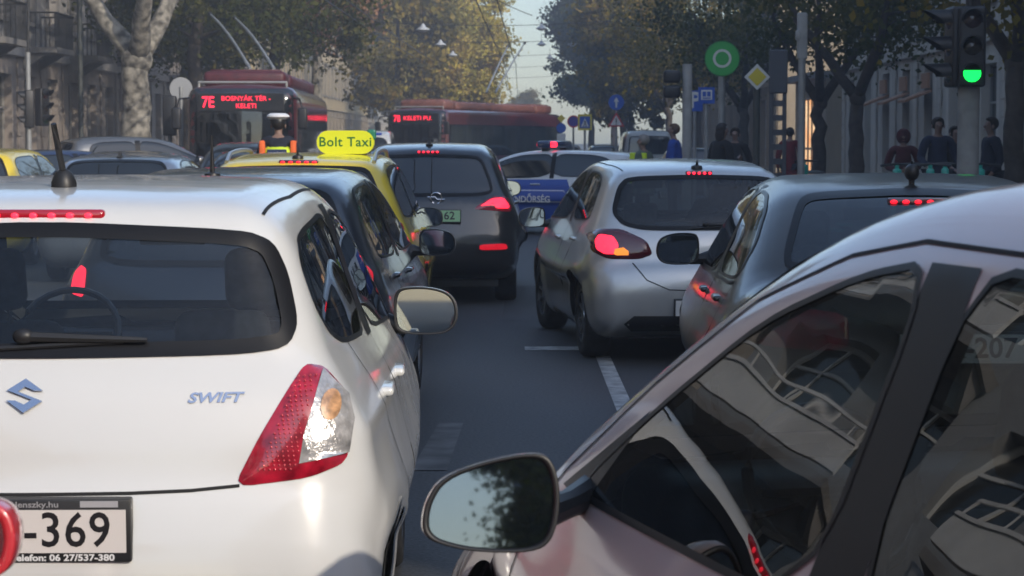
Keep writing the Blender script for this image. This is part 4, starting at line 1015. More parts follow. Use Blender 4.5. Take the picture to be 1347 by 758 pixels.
# ================================================================== TROLLEYBUSES
P_bus = paint('bus_red', (.075, .009, .014), rough=.35, dirt=.35)
M_busface = mat('bus_dark_face', (.012, .014, .016), .08, coat=1)
M_led = emis('led_red', (1., .02, .05), 1.6, (.3, .0, .02))
def pole_mesh(bus, pts, r=.04, name='trolley_pole', m=None):
    b = MB(); b.tube(pts, [r*1.2]+[r]*(len(pts)-2)+[r*.7], 8); o = b.build(name, m or M_gal, bus, smooth='auto')
    h = MB(); p = Vector(pts[-1]); h.ball(p, (.06, .14, .07), 6); h.build('collector_head', M_black, o, smooth=True); return o
def trolleybus(label, loc, rz, L, rows, poles, roof_m):
    S = Shape(L, 2.55, 3.05, [(.12, .32), (.0, .5), (-.02, 1.2), (.02, 2.6), (.12, 2.98), (.4, 3.08), (L-.5, 3.10), (L-.12, 3.02), (L-.02, 2.7), (L+.02, 1.4), (L, .5), (L-.12, .32)], None,
        klow=.28, tuck=.0, kr=.03, kf=.10, wheels=(3.1, L-2.7), wr=.48, taper_r=.0, taper_f=.03, crown=.05, zc=1.6, flare=0, crease=.7, arch=.06)
    root = empty('trolleybus', loc, rz, label, 'trolleybus')
    V, F, N = S.mesh(.75, 0.); mk('body', V, F, P_bus, root, normals=N)
    for wy in S.wheels:
        for sx in (-1, 1): add_wheel(root, sx*1.1, wy, .48, .28, 'multi')
    hl = L/2
    Panel(S).add('front', [(-1.16, .95), (1.16, .95), (1.20, 1.2), (1.17, 2.90), (1.05, 2.97), (-1.05, 2.97), (-1.17, 2.90), (-1.20, 1.2)], off=.004, h=.12).build('front_mask', M_busface, root)
    Panel(S).add('front', chaikin([(-1.02, 1.05), (1.02, 1.05), (1.08, 2.38), (-1.08, 2.38)], 2, keep=.1), off=.010, h=.12).build('windscreen', glass_thin('bus_pane', (.12, .16, .16), 1.9), root)
    # destination display
    P = S.cast('front', [0.], [2.62])[0]
    b = MB(); b.rbox((-.98, P[1]-.05, 2.43), (.98, P[1]+.02, 2.86), .02); dsp = b.build('destination_display', M_ink, root)
    Mx = lambda x, z: frame_M((x, P[1]+.024, z), (-1, 0, 0), (0, 0, 1))
    lettering(rows[0], M_led, dsp, Mx(.74, 2.64), .36, sx=.8, bold=.006)
    lettering(rows[1], M_led, dsp, Mx(-.12, 2.73 if len(rows) > 2 else 2.66), .15 if len(rows) > 2 else .24, sx=1.05, bold=.001)
    if len(rows) > 2: lettering(rows[2], M_led, dsp, Mx(-.12, 2.56), .15, sx=1.05, bold=.001)
    # side glass as separate windows between dark pillars
    for v in ('left', 'right'):
        Panel(S).add(v, [(-hl+.5, 1.15), (-hl+.5, 2.42), (hl-.5, 2.42), (hl-.5, 1.15)], off=.003, h=.25).build('side_band', M_busface, root)
        n = int((L-1.2)/1.55)
        for i in range(n):
            y0 = -hl+.62+i*(L-1.2)/n; y1 = y0+(L-1.2)/n-.10
            Panel(S).add(v, [(y0, 1.22), (y0, 2.30), (y1, 2.30), (y1, 1.22)], off=.006, h=.25).build('side_window', mat('bus_glass', (.03, .038, .038), .05, spec=1.), root)
    for sx in (-1, 1):
        Panel(S).add('front', np.array([(.72, .62), (.72, .82), (1.12, .86), (1.14, .66)])*[sx, 1], off=.005, bulge=.01, h=.06).build('headlight', M_clear, root)
        b = MB(); b.tube([(sx*1.15, hl-.1, 2.75), (sx*1.35, hl+.25, 2.72), (sx*1.42, hl+.3, 2.5)], .025, 8); b.rbox((sx*1.42-.11, hl+.22, 2.02), (sx*1.42+.11, hl+.36, 2.52), .05, 3); b.build('wing_mirror', M_black, root, smooth='auto')
    for i, (a, c, h, w) in enumerate([(-hl+.8, -hl+3.2, .34, 1.9), (-hl+3.6, hl-2.2, .30, 2.0), (hl-2.0, hl-.9, .34, 1.9)]):
        b = MB(); b.rbox((-w/2, a, 3.02), (w/2, c, 3.06+h), .12, 3)
        for k in range(5): y = a+.25+k*(c-a-.5)/4; b.rbox((-w/2+.15, y-.04, 3.05+h), (w/2-.15, y+.04, 3.10+h), .015)
        b.build('roof_equipment', roof_m, root, smooth='auto')
    b = MB(); b.tube([(-1.0, hl-.5, 3.12), (1.0, hl-.5, 3.12)], .03, 8); b.tube([(-1.0, hl-.5, 3.0), (-1.0, hl-.5, 3.14)], .03, 8); b.tube([(1.0, hl-.5, 3.0), (1.0, hl-.5, 3.14)], .03, 8); b.build('roof_rail', M_gal, root)
    inv = (Matrix.Translation(loc) @ Matrix.Rotation(rz, 4, 'Z')).inverted()
    root.scale = (.95, .95, .93); inv = (Matrix.Translation(loc) @ Matrix.Rotation(rz, 4, 'Z') @ Matrix.Diagonal((.95, .95, .93, 1))).inverted()
    for pts in poles:
        pts = [inv @ Vector(p) for p in pts]; pole_mesh(root, pts)
    return root
def at(px, py, Y): return Vector(((px-673.5)/2850*Y, Y, CAM_H-(py-186)/2850*Y))
M_roofgear = mat('roof_gear_red', (.08, .014, .02), .5, var=.3)
def sag(a, b, n=7, s=.12): return [a+(b-a)*(i/(n-1))+Vector((0, 0, s*math.sin(PI*i/(n-1)))) for i in range(n)]
trolleybus('dark red trolleybus with a 7E display, nearer of the two, behind the policeman', (-6.0, 52.6, 0), PI+R(1.5), 12, ('7E', 'BOSNYÁK TÉR -', 'KELETI'),
    [sag(at(331, 92, 52.5), at(279, 20, 58)), sag(at(362, 92, 52.5), at(311, 25, 58))], M_roofgear)
trolleybus('red trolleybus farther away, angled across the road behind the police car', (-1.25, 88.0, 0), PI-R(17.5), 16.5, ('78', 'KELETI PU.'),
    [sag(at(640, 122, 86), at(668, 62, 95), s=.05), sag(at(652, 122, 86), at(690, 58, 95), s=.05)], mat('roof_gear_sunlit', (.20, .08, .06), .5, var=.3))  # lighter red: sunlight on this roof is put into the gear's colour
# ================================================================== GROUND, ROAD, PAVEMENTS
def sheet(name, pts, z, m, kind='structure'):
    b = MB(); b.add([(x, y, z) for x, y in pts], [tuple(range(len(pts)))]); return tag(b.build(name, m), kind=kind)
def slab(name, pts, z0, z1, m):
    if area2(np.array(pts)) < 0: pts = pts[::-1]
    b = MB(); b.prism(pts, z0, z1, plane='xy'); b.F = [f[::-1] for f in b.F]
    return tag(b.build(name, m), kind='structure')
def ground_mat(name, c, scale=.6, rough=.85):
    m, nt, b = nodes_of(name); b.inputs['Roughness'].default_value = rough
    tc = nt.nodes.new("ShaderNodeTexCoord"); n1 = nt.nodes.new("ShaderNodeTexNoise"); n2 = nt.nodes.new("ShaderNodeTexNoise"); n1.inputs['Scale'].default_value = scale; n2.inputs['Scale'].default_value = 55
    n1.inputs['Detail'].default_value = 6; n2.inputs['Detail'].default_value = 3
    mp = nt.nodes.new("ShaderNodeMapping"); mp.inputs['Scale'].default_value = (1, .22, 1)
    a = nt.nodes.new("ShaderNodeMath"); a.operation = 'MULTIPLY'; r_ = nt.nodes.new("ShaderNodeMapRange"); r_.inputs['From Min'].default_value = .12; r_.inputs['From Max'].default_value = .4
    r_.inputs['To Min'].default_value = .40; r_.inputs['To Max'].default_value = 1.7
    mx = nt.nodes.new("ShaderNodeVectorMath"); mx.operation = 'SCALE'; mx.inputs[0].default_value = c
    bp = nt.nodes.new("ShaderNodeBump"); bp.inputs['Strength'].default_value = .4; bp.inputs['Distance'].default_value = .006
    L = nt.links
    L.new(tc.outputs['Object'], mp.inputs[0]); L.new(mp.outputs[0], n1.inputs['Vector']); L.new(tc.outputs['Object'], n2.inputs['Vector'])
    L.new(n1.outputs['Fac'], a.inputs[0]); L.new(n2.outputs['Fac'], a.inputs[1]); L.new(a.outputs[0], r_.inputs['Value']); L.new(r_.outputs[0], mx.inputs['Scale']); L.new(mx.outputs[0], b.inputs['Base Color'])
    L.new(n2.outputs['Fac'], bp.inputs['Height']); L.new(bp.outputs[0], b.inputs['Normal']); return m
M_ground = ground_mat('ground_earth', (.08, .075, .065), .1); M_asph = ground_mat('asphalt', (.050, .051, .053), .5, .72); M_pave = ground_mat('paving', (.16, .155, .145), 1.2)
M_mark = mat('road_paint', (.34, .34, .33), .7, var=.45, vscale=9)
sheet('ground', [(-500, -300), (500, -300), (500, 1500), (-500, 1500)], -.01, M_ground)
sheet('road', [(-8.8, -120), (4.5, -120), (5.7, 44), (5.7, 400), (-8.8, 400)], 0, M_asph)
sheet('side_street', [(4.5, -26), (120, -26), (120, -6.5), (4.5, -6.5)], -.003, M_asph)
slab('pavement', [(-8.8, -120), (-8.8, 400), (-14, 400), (-14, -120)], 0.002, .14, M_pave)
slab('pavement', [(4.5, -6.4), (4.5, 26.5), (3.0, 28.5), (3.0, 45), (5.7, 49), (5.7, 400), (13, 400), (13, -6.4)], 0.002, .14, M_pave)
slab('pavement', [(4.5, -26.1), (13, -26.1), (13, -120), (4.5, -120)], 0.002, .14, M_pave)
slab('kerb', [(4.35, -6.4), (4.35, 26.4), (4.49, 26.4), (4.49, -6.4)], 0.002, .13, mat('kerbstone', (.22, .22, .21), .8, var=.2))
slab('kerb', [(-8.79, -120), (-8.65, -120), (-8.65, 400), (-8.79, 400)], 0.002, .13, MATS['kerbstone'])
slab('refuge_island', [(-3.25, 26.2), (-2.35, 26.2), (-2.35, 30.5), (-3.25, 30.5)], 0.002, .15, M_pave)
slab('median_island', [(-6.4, 108), (-1.2, 108), (-.8, 190), (-6.6, 190)], 0.002, .15, M_pave)
for i, y in enumerate([-20, -13.8, -7.6, -1.4, 4.8, 12.2, 19.6, 26, 32, 38, 44, 50, 56]):
    sheet('lane_marking', [(.63, y), (.74, y), (.74, y+4.1), (.63, y+4.1)], .004, M_mark)
sheet('lane_marking', [(.10, 16.75), (.60, 16.75), (.60, 17.05), (.10, 17.05)], .0045, M_mark)
sheet('lane_marking', [(-.50, 10.6), (-.32, 10.6), (-.28, 12.4), (-.42, 12.4)], .004, mat('worn_paint', (.095, .095, .095), .75, var=.5, vscale=5))
for y in range(-20, 60, 6): sheet('lane_marking', [(-2.95, y), (-2.83, y), (-2.83, y+3), (-2.95, y+3)], .004, M_mark)
#b = MB(); b.lathe([(.30, .0055), (.001, .006)], 24, 'z', c=(-.05, 13.4, 0)); tag(b.build('manhole_cover', mat('cast_iron', (.03, .03, .032), .6, var=.3)), 'round iron manhole cover set in the asphalt between the lanes', 'manhole cover')

M_patch = ground_mat('asphalt_patch', (.044, .045, .047), .9, .8); M_crack = mat('tar_seal', (.018, .018, .019), .9, spec=.1)
#sheet('road_patch', [(-.62, 12.6), (.42, 12.9), (.40, 15.3), (-.60, 15.1)], .003, M_patch)
sheet('road_patch', [(-.1, 19.5), (.6, 19.4), (.62, 24.5), (-.05, 24.2)], .003, M_patch)
def crack(pts, w=.025):
    P_ = chaikin(pts, 2, closed=False); q = strip_poly(P_+np.random.RandomState(5).normal(0, .012, P_.shape), w); sheet('tar_seam', [tuple(a) for a in q], .0035, M_crack)
#crack([(-.2, 9.5), (-.15, 12), (-.3, 14), (-.22, 18), (-.1, 22), (-.15, 30)]); crack([(-.3, 16.2), (0, 16.3), (.3, 16.0), (.7, 16.2)]); crack([(.25, 8), (.35, 10.5), (.2, 12.2), (.35, 13.4)], .015)
# ================================================================== BUILDINGS
def wall_mat(name, c, bump=.25, stain=.25):
    if name in MATS: return MATS[name]
    m, nt, b = nodes_of(name); b.inputs['Roughness'].default_value = .9
    tc = nt.nodes.new("ShaderNodeTexCoord"); n1 = nt.nodes.new("ShaderNodeTexNoise"); n1.inputs['Scale'].default_value = .7; n1.inputs['Detail'].default_value = 8
    mp = nt.nodes.new("ShaderNodeMapping"); mp.inputs['Scale'].default_value = (2.5, 2.5, .5)
    r_ = nt.nodes.new("ShaderNodeMapRange"); r_.inputs['From Min'].default_value = .3; r_.inputs['From Max'].default_value = .7; r_.inputs['To Min'].default_value = 1-stain; r_.inputs['To Max'].default_value = 1+stain*.6
    mx = nt.nodes.new("ShaderNodeVectorMath"); mx.operation = 'SCALE'; mx.inputs[0].default_value = c
    n2 = nt.nodes.new("ShaderNodeTexNoise"); n2.inputs['Scale'].default_value = 12; bp = nt.nodes.new("ShaderNodeBump"); bp.inputs['Strength'].default_value = bump; bp.inputs['Distance'].default_value = .03
    L = nt.links; L.new(tc.outputs['Object'], mp.inputs[0]); L.new(mp.outputs[0], n1.inputs['Vector']); L.new(n1.outputs['Fac'], r_.inputs['Value']); L.new(r_.outputs[0], mx.inputs['Scale']); L.new(mx.outputs[0], b.inputs['Base Color'])
    L.new(tc.outputs['Object'], n2.inputs['Vector']); L.new(n2.outputs['Fac'], bp.inputs['Height']); L.new(bp.outputs[0], b.inputs['Normal'])
    MATS[name] = m; return m
M_pane = mat('window_pane', (.02, .025, .028), .06, spec=.9); M_wframe = mat('window_frame', (.30, .28, .25), .6); M_wframe2 = mat('window_frame_white', (.62, .62, .60), .5)
M_slab = wall_mat('balcony_stone', (.20, .19, .18)); M_iron = mat('wrought_iron', (.02, .02, .02), .5); M_roof = mat('roof_tile', (.10, .06, .05), .8, var=.3)
WIN = {}
def win_mesh(w, h, mf):
    k = (w, h, mf.name)
    if k in WIN: return WIN[k]
    f = MB(); t = .07
    f.box((-.10, -w/2, 0), (-.02, -w/2+t, h)); f.box((-.10, w/2-t, 0), (-.02, w/2, h)); f.box((-.10, -w/2+t, h-t), (-.02, w/2-t, h)); f.box((-.10, -w/2+t, 0), (-.02, w/2-t, t))
    f.box((-.09, -.03, t), (-.03, .03, h-t)); f.box((-.09, -w/2+t, h*.68), (-.035, -.03, h*.68+.05)); f.box((-.09, .03, h*.68), (-.035, w/2-t, h*.68+.05))
    o = f.build('window', mf); fm = o.data; bpy.data.objects.remove(o)
    p = MB(); p.add([(-.07, -w/2+.02, .02), (-.07, w/2-.02, .02), (-.07, w/2-.02, h-.02), (-.07, -w/2+.02, h-.02)], [(0, 1, 2, 3)]); o = p.build('pane', M_pane); pm_ = o.data; bpy.data.objects.remove(o)
    WIN[k] = (fm, pm_); return WIN[k]
def building(label, xf, side, y0, nb, bay, nf, mw, mg=None, gh=4.2, fh=3.5, w=1.25, h=2.05, gw=2.0, ghh=3.0, mf=None, balc=(), strips=False, depth=9, roof=2.2, awn=(), wins=True, quoin=True, ornate=True):
    mg = mg or mw; mf = mf or M_wframe; Lt = nb*bay; H = gh+nf*fh
    root = empty('building', (xf, y0 if side > 0 else y0+Lt, 0), 0 if side > 0 else PI, label, 'building')
    W_ = MB(); T = .38
    def row(z0, z1, ww, hh, sill, mi):
        for i in range(nb):
            c = (i+.5)*bay; a, e = c-ww/2, c+ww/2
            W_.box((-T, i*bay, z0), (0, a, z1), mi); W_.box((-T, e, z0), (0, (i+1)*bay, z1), mi)
            if sill > 0: W_.box((-T, a, z0), (0, e, z0+sill), mi)
            W_.box((-T, a, z0+sill+hh), (0, e, z1), mi)
    row(0, gh, gw, ghh, .5, 1)
    for k in range(nf): row(gh+k*fh, gh+(k+1)*fh, w, h, .85, 0)
    W_.box((-depth, 0, 0), (-T-.5, Lt, H), 0)
    W_.box((-T-.5, 0, 0), (-T, .3, H), 0); W_.box((-T-.5, Lt-.3, 0), (-T, Lt, H), 0)
    W_.build('wall', [mw, mg], root)
    c = MB(); c.box((-.02, -.02, gh-.18), (.16, Lt+.02, gh+.06)); c.build('string_course', mw, root)
    c = MB(); c.box((-.1, -.1, H-.25), (.25, Lt+.1, H)); c.box((-.1, -.15, H), (.5, Lt+.15, H+.28)); c.build('cornice', mw, root)
    c = MB(); c.box((.002, 0, 0), (.08, Lt, .48)); c.build('plinth', mg, root)
    r_ = MB(); r_.add([(.4, -.1, H+.28), (.4, Lt+.1, H+.28), (-depth*.45, Lt+.1, H+roof+.28), (-depth*.45, -.1, H+roof+.28), (-depth-.3, -.1, H), (-depth-.3, Lt+.1, H)], [(0, 1, 2, 3), (3, 2, 5, 4), (0, 3, 4), (1, 5, 2)]); r_.build('roof', M_roof, root)
    if quoin and ornate:
        for i in range(nb+1):
            y = min(max(i*bay, .28), Lt-.28); q = MB(); q.box((.001, y-.2, .5), (.03, y+.2, gh-.2))
            for k in range(int((gh-.7)/.42)):
                ww = .30 if k % 2 else .22; q.box((.031, y-ww, .52+k*.42), (.065, y+ww, .52+k*.42+.385))
            q.build('rusticated_pier', mg, root)
    if wins:
        def put(y, z, ww, hh):
            a, b_ = win_mesh(ww, hh, mf); o = bpy.data.objects.new('window', a); link(o, root); o.location = (-.2, y, z); p = bpy.data.objects.new('pane', b_); link(p, o)
            if ornate and z > 2:
                if ('sur', w, h) not in WIN:
                    q = MB(); q.prism([(-w/2-.25, -.12), (w/2+.25, -.12), (w/2+.25, 0), (w/2+.16, 0), (w/2+.16, h+.06), (w/2+.25, h+.06), (w/2+.25, h+.2), (-w/2-.25, h+.2), (-w/2-.25, h+.06), (-w/2-.16, h+.06), (-w/2-.16, 0), (-w/2-.25, 0)], .2, .3, plane='yz')
                    # opening in the surround
                    q = MB(); q.box((.201, -w/2-.16, 0), (.26, -w/2-.005, h)); q.box((.201, w/2+.005, 0), (.26, w/2+.16, h)); q.box((.201, -w/2-.25, h), (.36, w/2+.25, h+.18)); q.box((.201, -w/2-.2, -.12), (.34, w/2+.2, 0))
                    t_ = q.build('surround', M_slab); WIN[('sur', w, h)] = t_.data; bpy.data.objects.remove(t_)
                link(bpy.data.objects.new('surround', WIN[('sur', w, h)]), o)
        for i in range(nb):
            put((i+.5)*bay, .5, gw, ghh)
            for k in range(nf): put((i+.5)*bay, gh+k*fh+.85, w, h)
    def balcony(ya, yb, z, iron=True):
        s_ = MB(); s_.box((.06, ya, z-.16), (1.05, yb, z)); 
        for yy in (ya+.15, yb-.35): s_.prism([(.056, z-.16), (.8, z-.16), (.056, z-.62)], yy, yy+.2, plane='xz')
        o = s_.build('balcony', M_slab, root); r = MB()
        if iron:
            r.box((.98, ya, z+.95), (1.03, yb, z+1.0)); n = max(2, int((yb-ya)/.13))
            for j in range(n+1): y = ya+.02+(yb-ya-.04)*j/n; r.box((.995, y-.008, z), (1.015, y+.008, z+.95))
            for y in (ya, yb-.03): r.box((.06, y, z+.95), (.98, y+.03, z+1.0)); [r.box((.06+.13*j, y+.01, z), (.075+.13*j, y+.025, z+.95)) for j in range(7)]
            r.build('railing', M_iron, o)
        else:
            r.box((.97, ya, z+.12), (1.05, yb, z+.62)); r.box((.95, ya, z+.62), (1.08, yb, z+.68)); r.box((.99, ya, z+.92), (1.03, yb, z+.97)); [r.box((1.0, ya+(yb-ya-.04)*j/8, z+.68), (1.025, ya+(yb-ya-.04)*j/8+.03, z+.92)) for j in range(9)]; r.build('parapet', M_slab2, o)
    for (i, k, n) in balc: balcony(i*bay+.25, (i+n)*bay-.25, gh+k*fh+.02+.08)
    if strips:
        for k in range(nf):
            for i in range(0, nb, 3): balcony(i*bay+.3, min(nb, i+2)*bay+.2, gh+k*fh+.09, iron=False)
    for i in awn:
        a = MB(); a.prism([(.0, 3.05), (.75, 2.75), (.75, 2.68), (.0, 2.98)], (i+.5)*bay-.55, (i+.5)*bay+.55, plane='xz'); a.box((.05, (i+.5)*bay-.5, 3.08), (.12, (i+.5)*bay+.5, 3.5)); a.build('door_canopy', mat('canopy_tan', (.34, .17, .09), .7), root)
    return root
M_slab2 = wall_mat('parapet_white', (.60, .60, .59), stain=.15)
Wg1 = wall_mat('render_grey', (.34, .32, .30)); Wg2 = wall_mat('render_brown', (.28, .24, .21)); Wst = wall_mat('stone_grey', (.52, .47, .40)); Wst2 = wall_mat('stone_ochre', (.33, .27, .19)); Wy = wall_mat('render_yellow', (.46, .37, .22)); Wmod = wall_mat('render_modern', (.24, .25, .26), stain=.12)
building('long grey apartment block with stacked balconies, mirrored in the nearest car window', -14, 1, -27, 20, 2.7, 5, Wmod, strips=True, w=1.7, h=1.55, mf=M_wframe2, ornate=False, fh=2.85, gh=3.6, ghh=2.4)
building('grey old facade with dark iron balconies at the upper left', -14, 1, 27.6, 16, 3.1, 2, Wg1, Wg2, gw=1.5, balc=[(11, 0, 1), (13, 0, 1), (9, 0, 1), (11, 1, 1), (13, 1, 1), (5, 0, 2)])
building('brown old facade behind the nearer trolleybus', -14, 1, 78, 12, 3.2, 3, Wg2, gw=1.5, balc=[(3, 0, 1), (7, 0, 1)])
building('tall sunlit yellow stone facade seen between the autumn trees', -14, 1, 118, 28, 3.3, 5, Wy, Wst2, gw=1.6, mf=M_wframe2, h=2.2)
building('dark stone facade with rusticated piers at the right edge', 11.5, -1, -7, 18, 3.4, 2, Wst, Wst, gw=1.7, w=1.3)
building('stone facade with small tan door canopies behind the people on the right', 11.5, -1, 55, 6, 3.4, 2, Wst, Wst, gw=1.2, ghh=3.2, awn=(2, 3, 4), w=1.3)
building('low ochre shop building beyond the gap on the right', 11.5, -1, 94, 14, 3.6, 1, Wst2, Wst2, gw=2.4, mf=M_wframe2)
building('grey apartment block behind the camera on the right', 11.5, -1, -78, 14, 3.6, 5, Wst, ornate=False)
building('grey apartment block behind the camera on the left', -14, 1, -80, 14, 3.6, 5, Wg1, ornate=False)
# the glowing shop window in the gap
sh = empty('shop_pavilion', (11.3, 82.5, 0), PI, 'small shop with a warm orange lit display window, right of the green round sign', 'shop')
b = MB(); b.box((-5, -4.2, 0), (-.15, 4.2, 3.9)); b.box((-.15, -4.2, 0), (0, -3.2, 3.9)); b.box((-.15, 3.2, 0), (0, 4.2, 3.9)); b.box((-.15, -3.2, 3.2), (0, 3.2, 3.9)); b.build('wall', Wst2, sh)
M_lit = nodes_of('lit_shop')[0]; nt = M_lit.node_tree; bs = nt.nodes["Principled BSDF"]; bs.inputs['Base Color'].default_value = (.5, .3, .15, 1)
_, cr = noise_color(nt, bs, (.9, .30, .07), (.95, .75, .45), 1.6, inp='Emission Color'); bs.inputs['Emission Strength'].default_value = .8
b = MB(); b.add([(-.14, -3.2, 0.3), (-.14, 3.2, .3), (-.14, 3.2, 3.2), (-.14, -3.2, 3.2)], [(0, 1, 2, 3)]); b.build('display_window', M_lit, sh)
for y in (-2.1, -1.05, 0, 1.05, 2.1): b = MB(); b.box((-.12, y-.05, .3), (-.05, y+.05, 3.2)); b.build('mullion', M_wframe, sh)
b = MB(); b.box((-.12, -3.2, 1.3), (-.06, 3.2, 1.38)); b.build('transom', M_wframe, sh)
b = MB(); b.box((-5.2, -4.4, 3.9), (.4, 4.4, 4.15)); b.build('roof', M_slab, sh)
# far end of the street
building('hazy block closing the far end of the street', -14, 1, 222, 10, 3.6, 4, Wst, ornate=False)

# ================================================================== TREES
def leaf_mat(name, cols, tr=.35):
    m = bpy.data.materials.new(name); m.use_nodes = True; nt = m.node_tree; nt.nodes.remove(nt.nodes["Principled BSDF"]); out = nt.nodes["Material Output"]
    ge = nt.nodes.new("ShaderNodeNewGeometry"); cr = nt.nodes.new("ShaderNodeValToRGB"); e = cr.color_ramp.elements
    while len(e) < len(cols): e.new(.5)
    for i, c in enumerate(cols): e[i].position = i/(len(cols)-1); e[i].color = (*c, 1)
    tc = nt.nodes.new("ShaderNodeTexCoord"); no = nt.nodes.new("ShaderNodeTexNoise"); no.inputs['Scale'].default_value = .55; no.inputs['Detail'].default_value = 2
    ad = nt.nodes.new("ShaderNodeMath"); ad.operation = 'MULTIPLY_ADD'; ad.inputs[1].default_value = .45; a2 = nt.nodes.new("ShaderNodeMapRange"); a2.inputs['From Min'].default_value = .3; a2.inputs['From Max'].default_value = .7; a2.inputs['To Max'].default_value = .55
    d = nt.nodes.new("ShaderNodeBsdfDiffuse"); t = nt.nodes.new("ShaderNodeBsdfTranslucent"); mx = nt.nodes.new("ShaderNodeMixShader"); mx.inputs[0].default_value = tr
    L = nt.links; L.new(tc.outputs['Object'], no.inputs['Vector']); L.new(no.outputs['Fac'], a2.inputs['Value']); L.new(ge.outputs['Random Per Island'], ad.inputs[0]); L.new(a2.outputs[0], ad.inputs[2]); L.new(ad.outputs[0], cr.inputs[0])
    L.new(cr.outputs[0], d.inputs[0]); L.new(cr.outputs[0], t.inputs[0]); L.new(d.outputs[0], mx.inputs[1]); L.new(t.outputs[0], mx.inputs[2]); L.new(mx.outputs[0], out.inputs[0]); return m
M_bark = mat('bark_dark', (.055, .045, .036), .9, var=.4, vscale=8, bump=.6, bscale=18)
M_plane = mat('bark_plane', (.19, .175, .145), .9, var=.8, vscale=5.5, bump=.3, bscale=10)
LM = {
 'green': leaf_mat('leaves_green', [(.032, .042, .015), (.06, .075, .02), (.11, .11, .03), (.21, .16, .045)]),
 'olive': leaf_mat('leaves_olive', [(.06, .06, .018), (.13, .115, .025), (.25, .19, .035), (.32, .19, .045)]),
 'brown': leaf_mat('leaves_brown', [(.17, .075, .045), (.30, .15, .09), (.42, .25, .15), (.20, .14, .05)]),
 'yellow': leaf_mat('leaves_yellow', [(.20, .20, .04), (.40, .35, .06), (.58, .46, .10), (.46, .28, .09)]),
 'bluegreen': leaf_mat('leaves_bluegreen', [(.016, .028, .018), (.025, .045, .028), (.04, .06, .03), (.08, .07, .03)]),
}
def tree_proto(seed, H, r, cz, ch, cr_, ntip, nleaf, lsz, leafm, bark=None, lean=0., fork=None, droop=.0, sig=.42, hole=0.):
    """space-filling limbs to points in the crown, leaves clustered round their ends"""
    rg = np.random.RandomState(seed)
    root = empty('tree')
    nodes = []; T = MB()
    n = 9; z0 = fork if fork else cz-ch*.35
    tp = [Vector((lean*(i/n)**2*z0*.12+rg.normal(0, .005)*i, rg.normal(0, .005)*i, z0*i/n)) for i in range(n+1)]
    T.tube(tp, [r*(1.35 if i == 0 else 1.0-.03*i) for i in range(n+1)], 14)
    nodes.append((tp[-1], r*.78, 0))
    T.ball(tp[-1], r*.92, 8)
    if fork:
        nl = 3
        for j in range(nl):
            a_ = 2*PI*j/nl+seed; tgt = tp[-1]+Vector((math.cos(a_)*cr_*.5, math.sin(a_)*cr_*.5, ch*.42)); k = 7
            pts = [tp[-1]+(tgt-tp[-1])*(i/k)+Vector((math.cos(a_), math.sin(a_), 0))*math.sin(PI*i/k)*.22+Vector((rg.normal(0, .03)*i*.5, rg.normal(0, .03)*i*.5, 0)) for i in range(k+1)]
            T.tube(pts, [r*(.66-.5*i/k) for i in range(k+1)], 9); nodes += [(p_, r*(.6-.5*i/k), 1) for i, p_ in enumerate(pts) if i > 1]
    if not fork:
        top = [tp[-1]+Vector((rg.normal(0, .1)*i, rg.normal(0, .1)*i, ch*.11*i)) for i in range(7)]
        T.tube(top, [r*.72*(1-i/7.5) for i in range(7)], 10); nodes += [(p, r*.6*(1-i/7.5), 1) for i, p in enumerate(top[1:])]
    tips = []
    while len(tips) < ntip:
        p = rg.normal(0, 1, 3); p /= np.linalg.norm(p); p *= rg.uniform(.35, 1.)**(.45)
        q = Vector((tp[-1].x+p[0]*cr_, tp[-1].y+p[1]*cr_, cz+p[2]*ch/2))
        if q.z < tp[-1].z+.35 and (q-tp[-1]).length < 1.6: continue
        if hole and math.sin(q.x*2.1+seed)*math.sin(q.z*1.9+q.y*1.3) > 1-hole: continue
        tips.append(q)
    tips.sort(key=lambda q: (q-tp[-1]).length)
    for q in tips:
        j = min(range(len(nodes)), key=lambda i: (nodes[i][0]-q).length*(1+.12*nodes[i][2])+(2. if nodes[i][0].z > q.z+.8 else 0)); a, ra, lv = nodes[j]
        d = q-a; ll = d.length; r0 = max(.012, min(ra*.7, .035*ll**.8+.01)); k = 5
        mid = [a+d*(i/k)+Vector((rg.normal(0, .05)*ll*.5, rg.normal(0, .05)*ll*.5, math.sin(PI*i/k)*ll*(.10-droop))) for i in range(1, k)]
        pts = [a]+mid+[q]; T.tube(pts, [r0*(1-.8*i/k) for i in range(k+1)], 6, caps=False)
        for i in (2, 3, 4): nodes.append((pts[i], r0*(1-.8*i/k), lv+1))
        nodes.append((q, r0*.25, lv+1))
    T.build('trunk', bark or M_bark, root, smooth=True)
    c = np.array([q[:] for q in tips]); per = nleaf//ntip
    sc = rg.uniform(.5, 1.5, ntip)
    C = np.repeat(c, per, 0)+rg.normal(0, 1, (ntip*per, 3))*np.repeat(sc*sig, per)[:, None]*[1, 1, .75]
    C = C[(C[:, 2] > cz-ch*.62)]
    N = len(C); A = rg.normal(0, 1, (N, 3)); A /= np.linalg.norm(A, axis=1)[:, None]; B = np.cross(A, rg.normal(0, 1, (N, 3))); B /= np.linalg.norm(B, axis=1)[:, None]
    s_ = lsz*rg.uniform(.6, 1.3, N)[:, None]
    Nn = np.cross(A, B)
    V = np.stack([C-A*s_*.6, C+B*s_*.42+Nn*s_*.10, C+A*s_*.6, C-B*s_*.42+Nn*s_*.10], 1).reshape(-1, 3)
    me = bpy.data.meshes.new('crown'); me.vertices.add(4*N); me.loops.add(4*N); me.polygons.add(N)
    me.vertices.foreach_set('co', V.ravel()); me.loops.foreach_set('vertex_index', np.arange(4*N)); me.polygons.foreach_set('loop_start', np.arange(N)*4); me.polygons.foreach_set('loop_total', np.full(N, 4)); me.update()
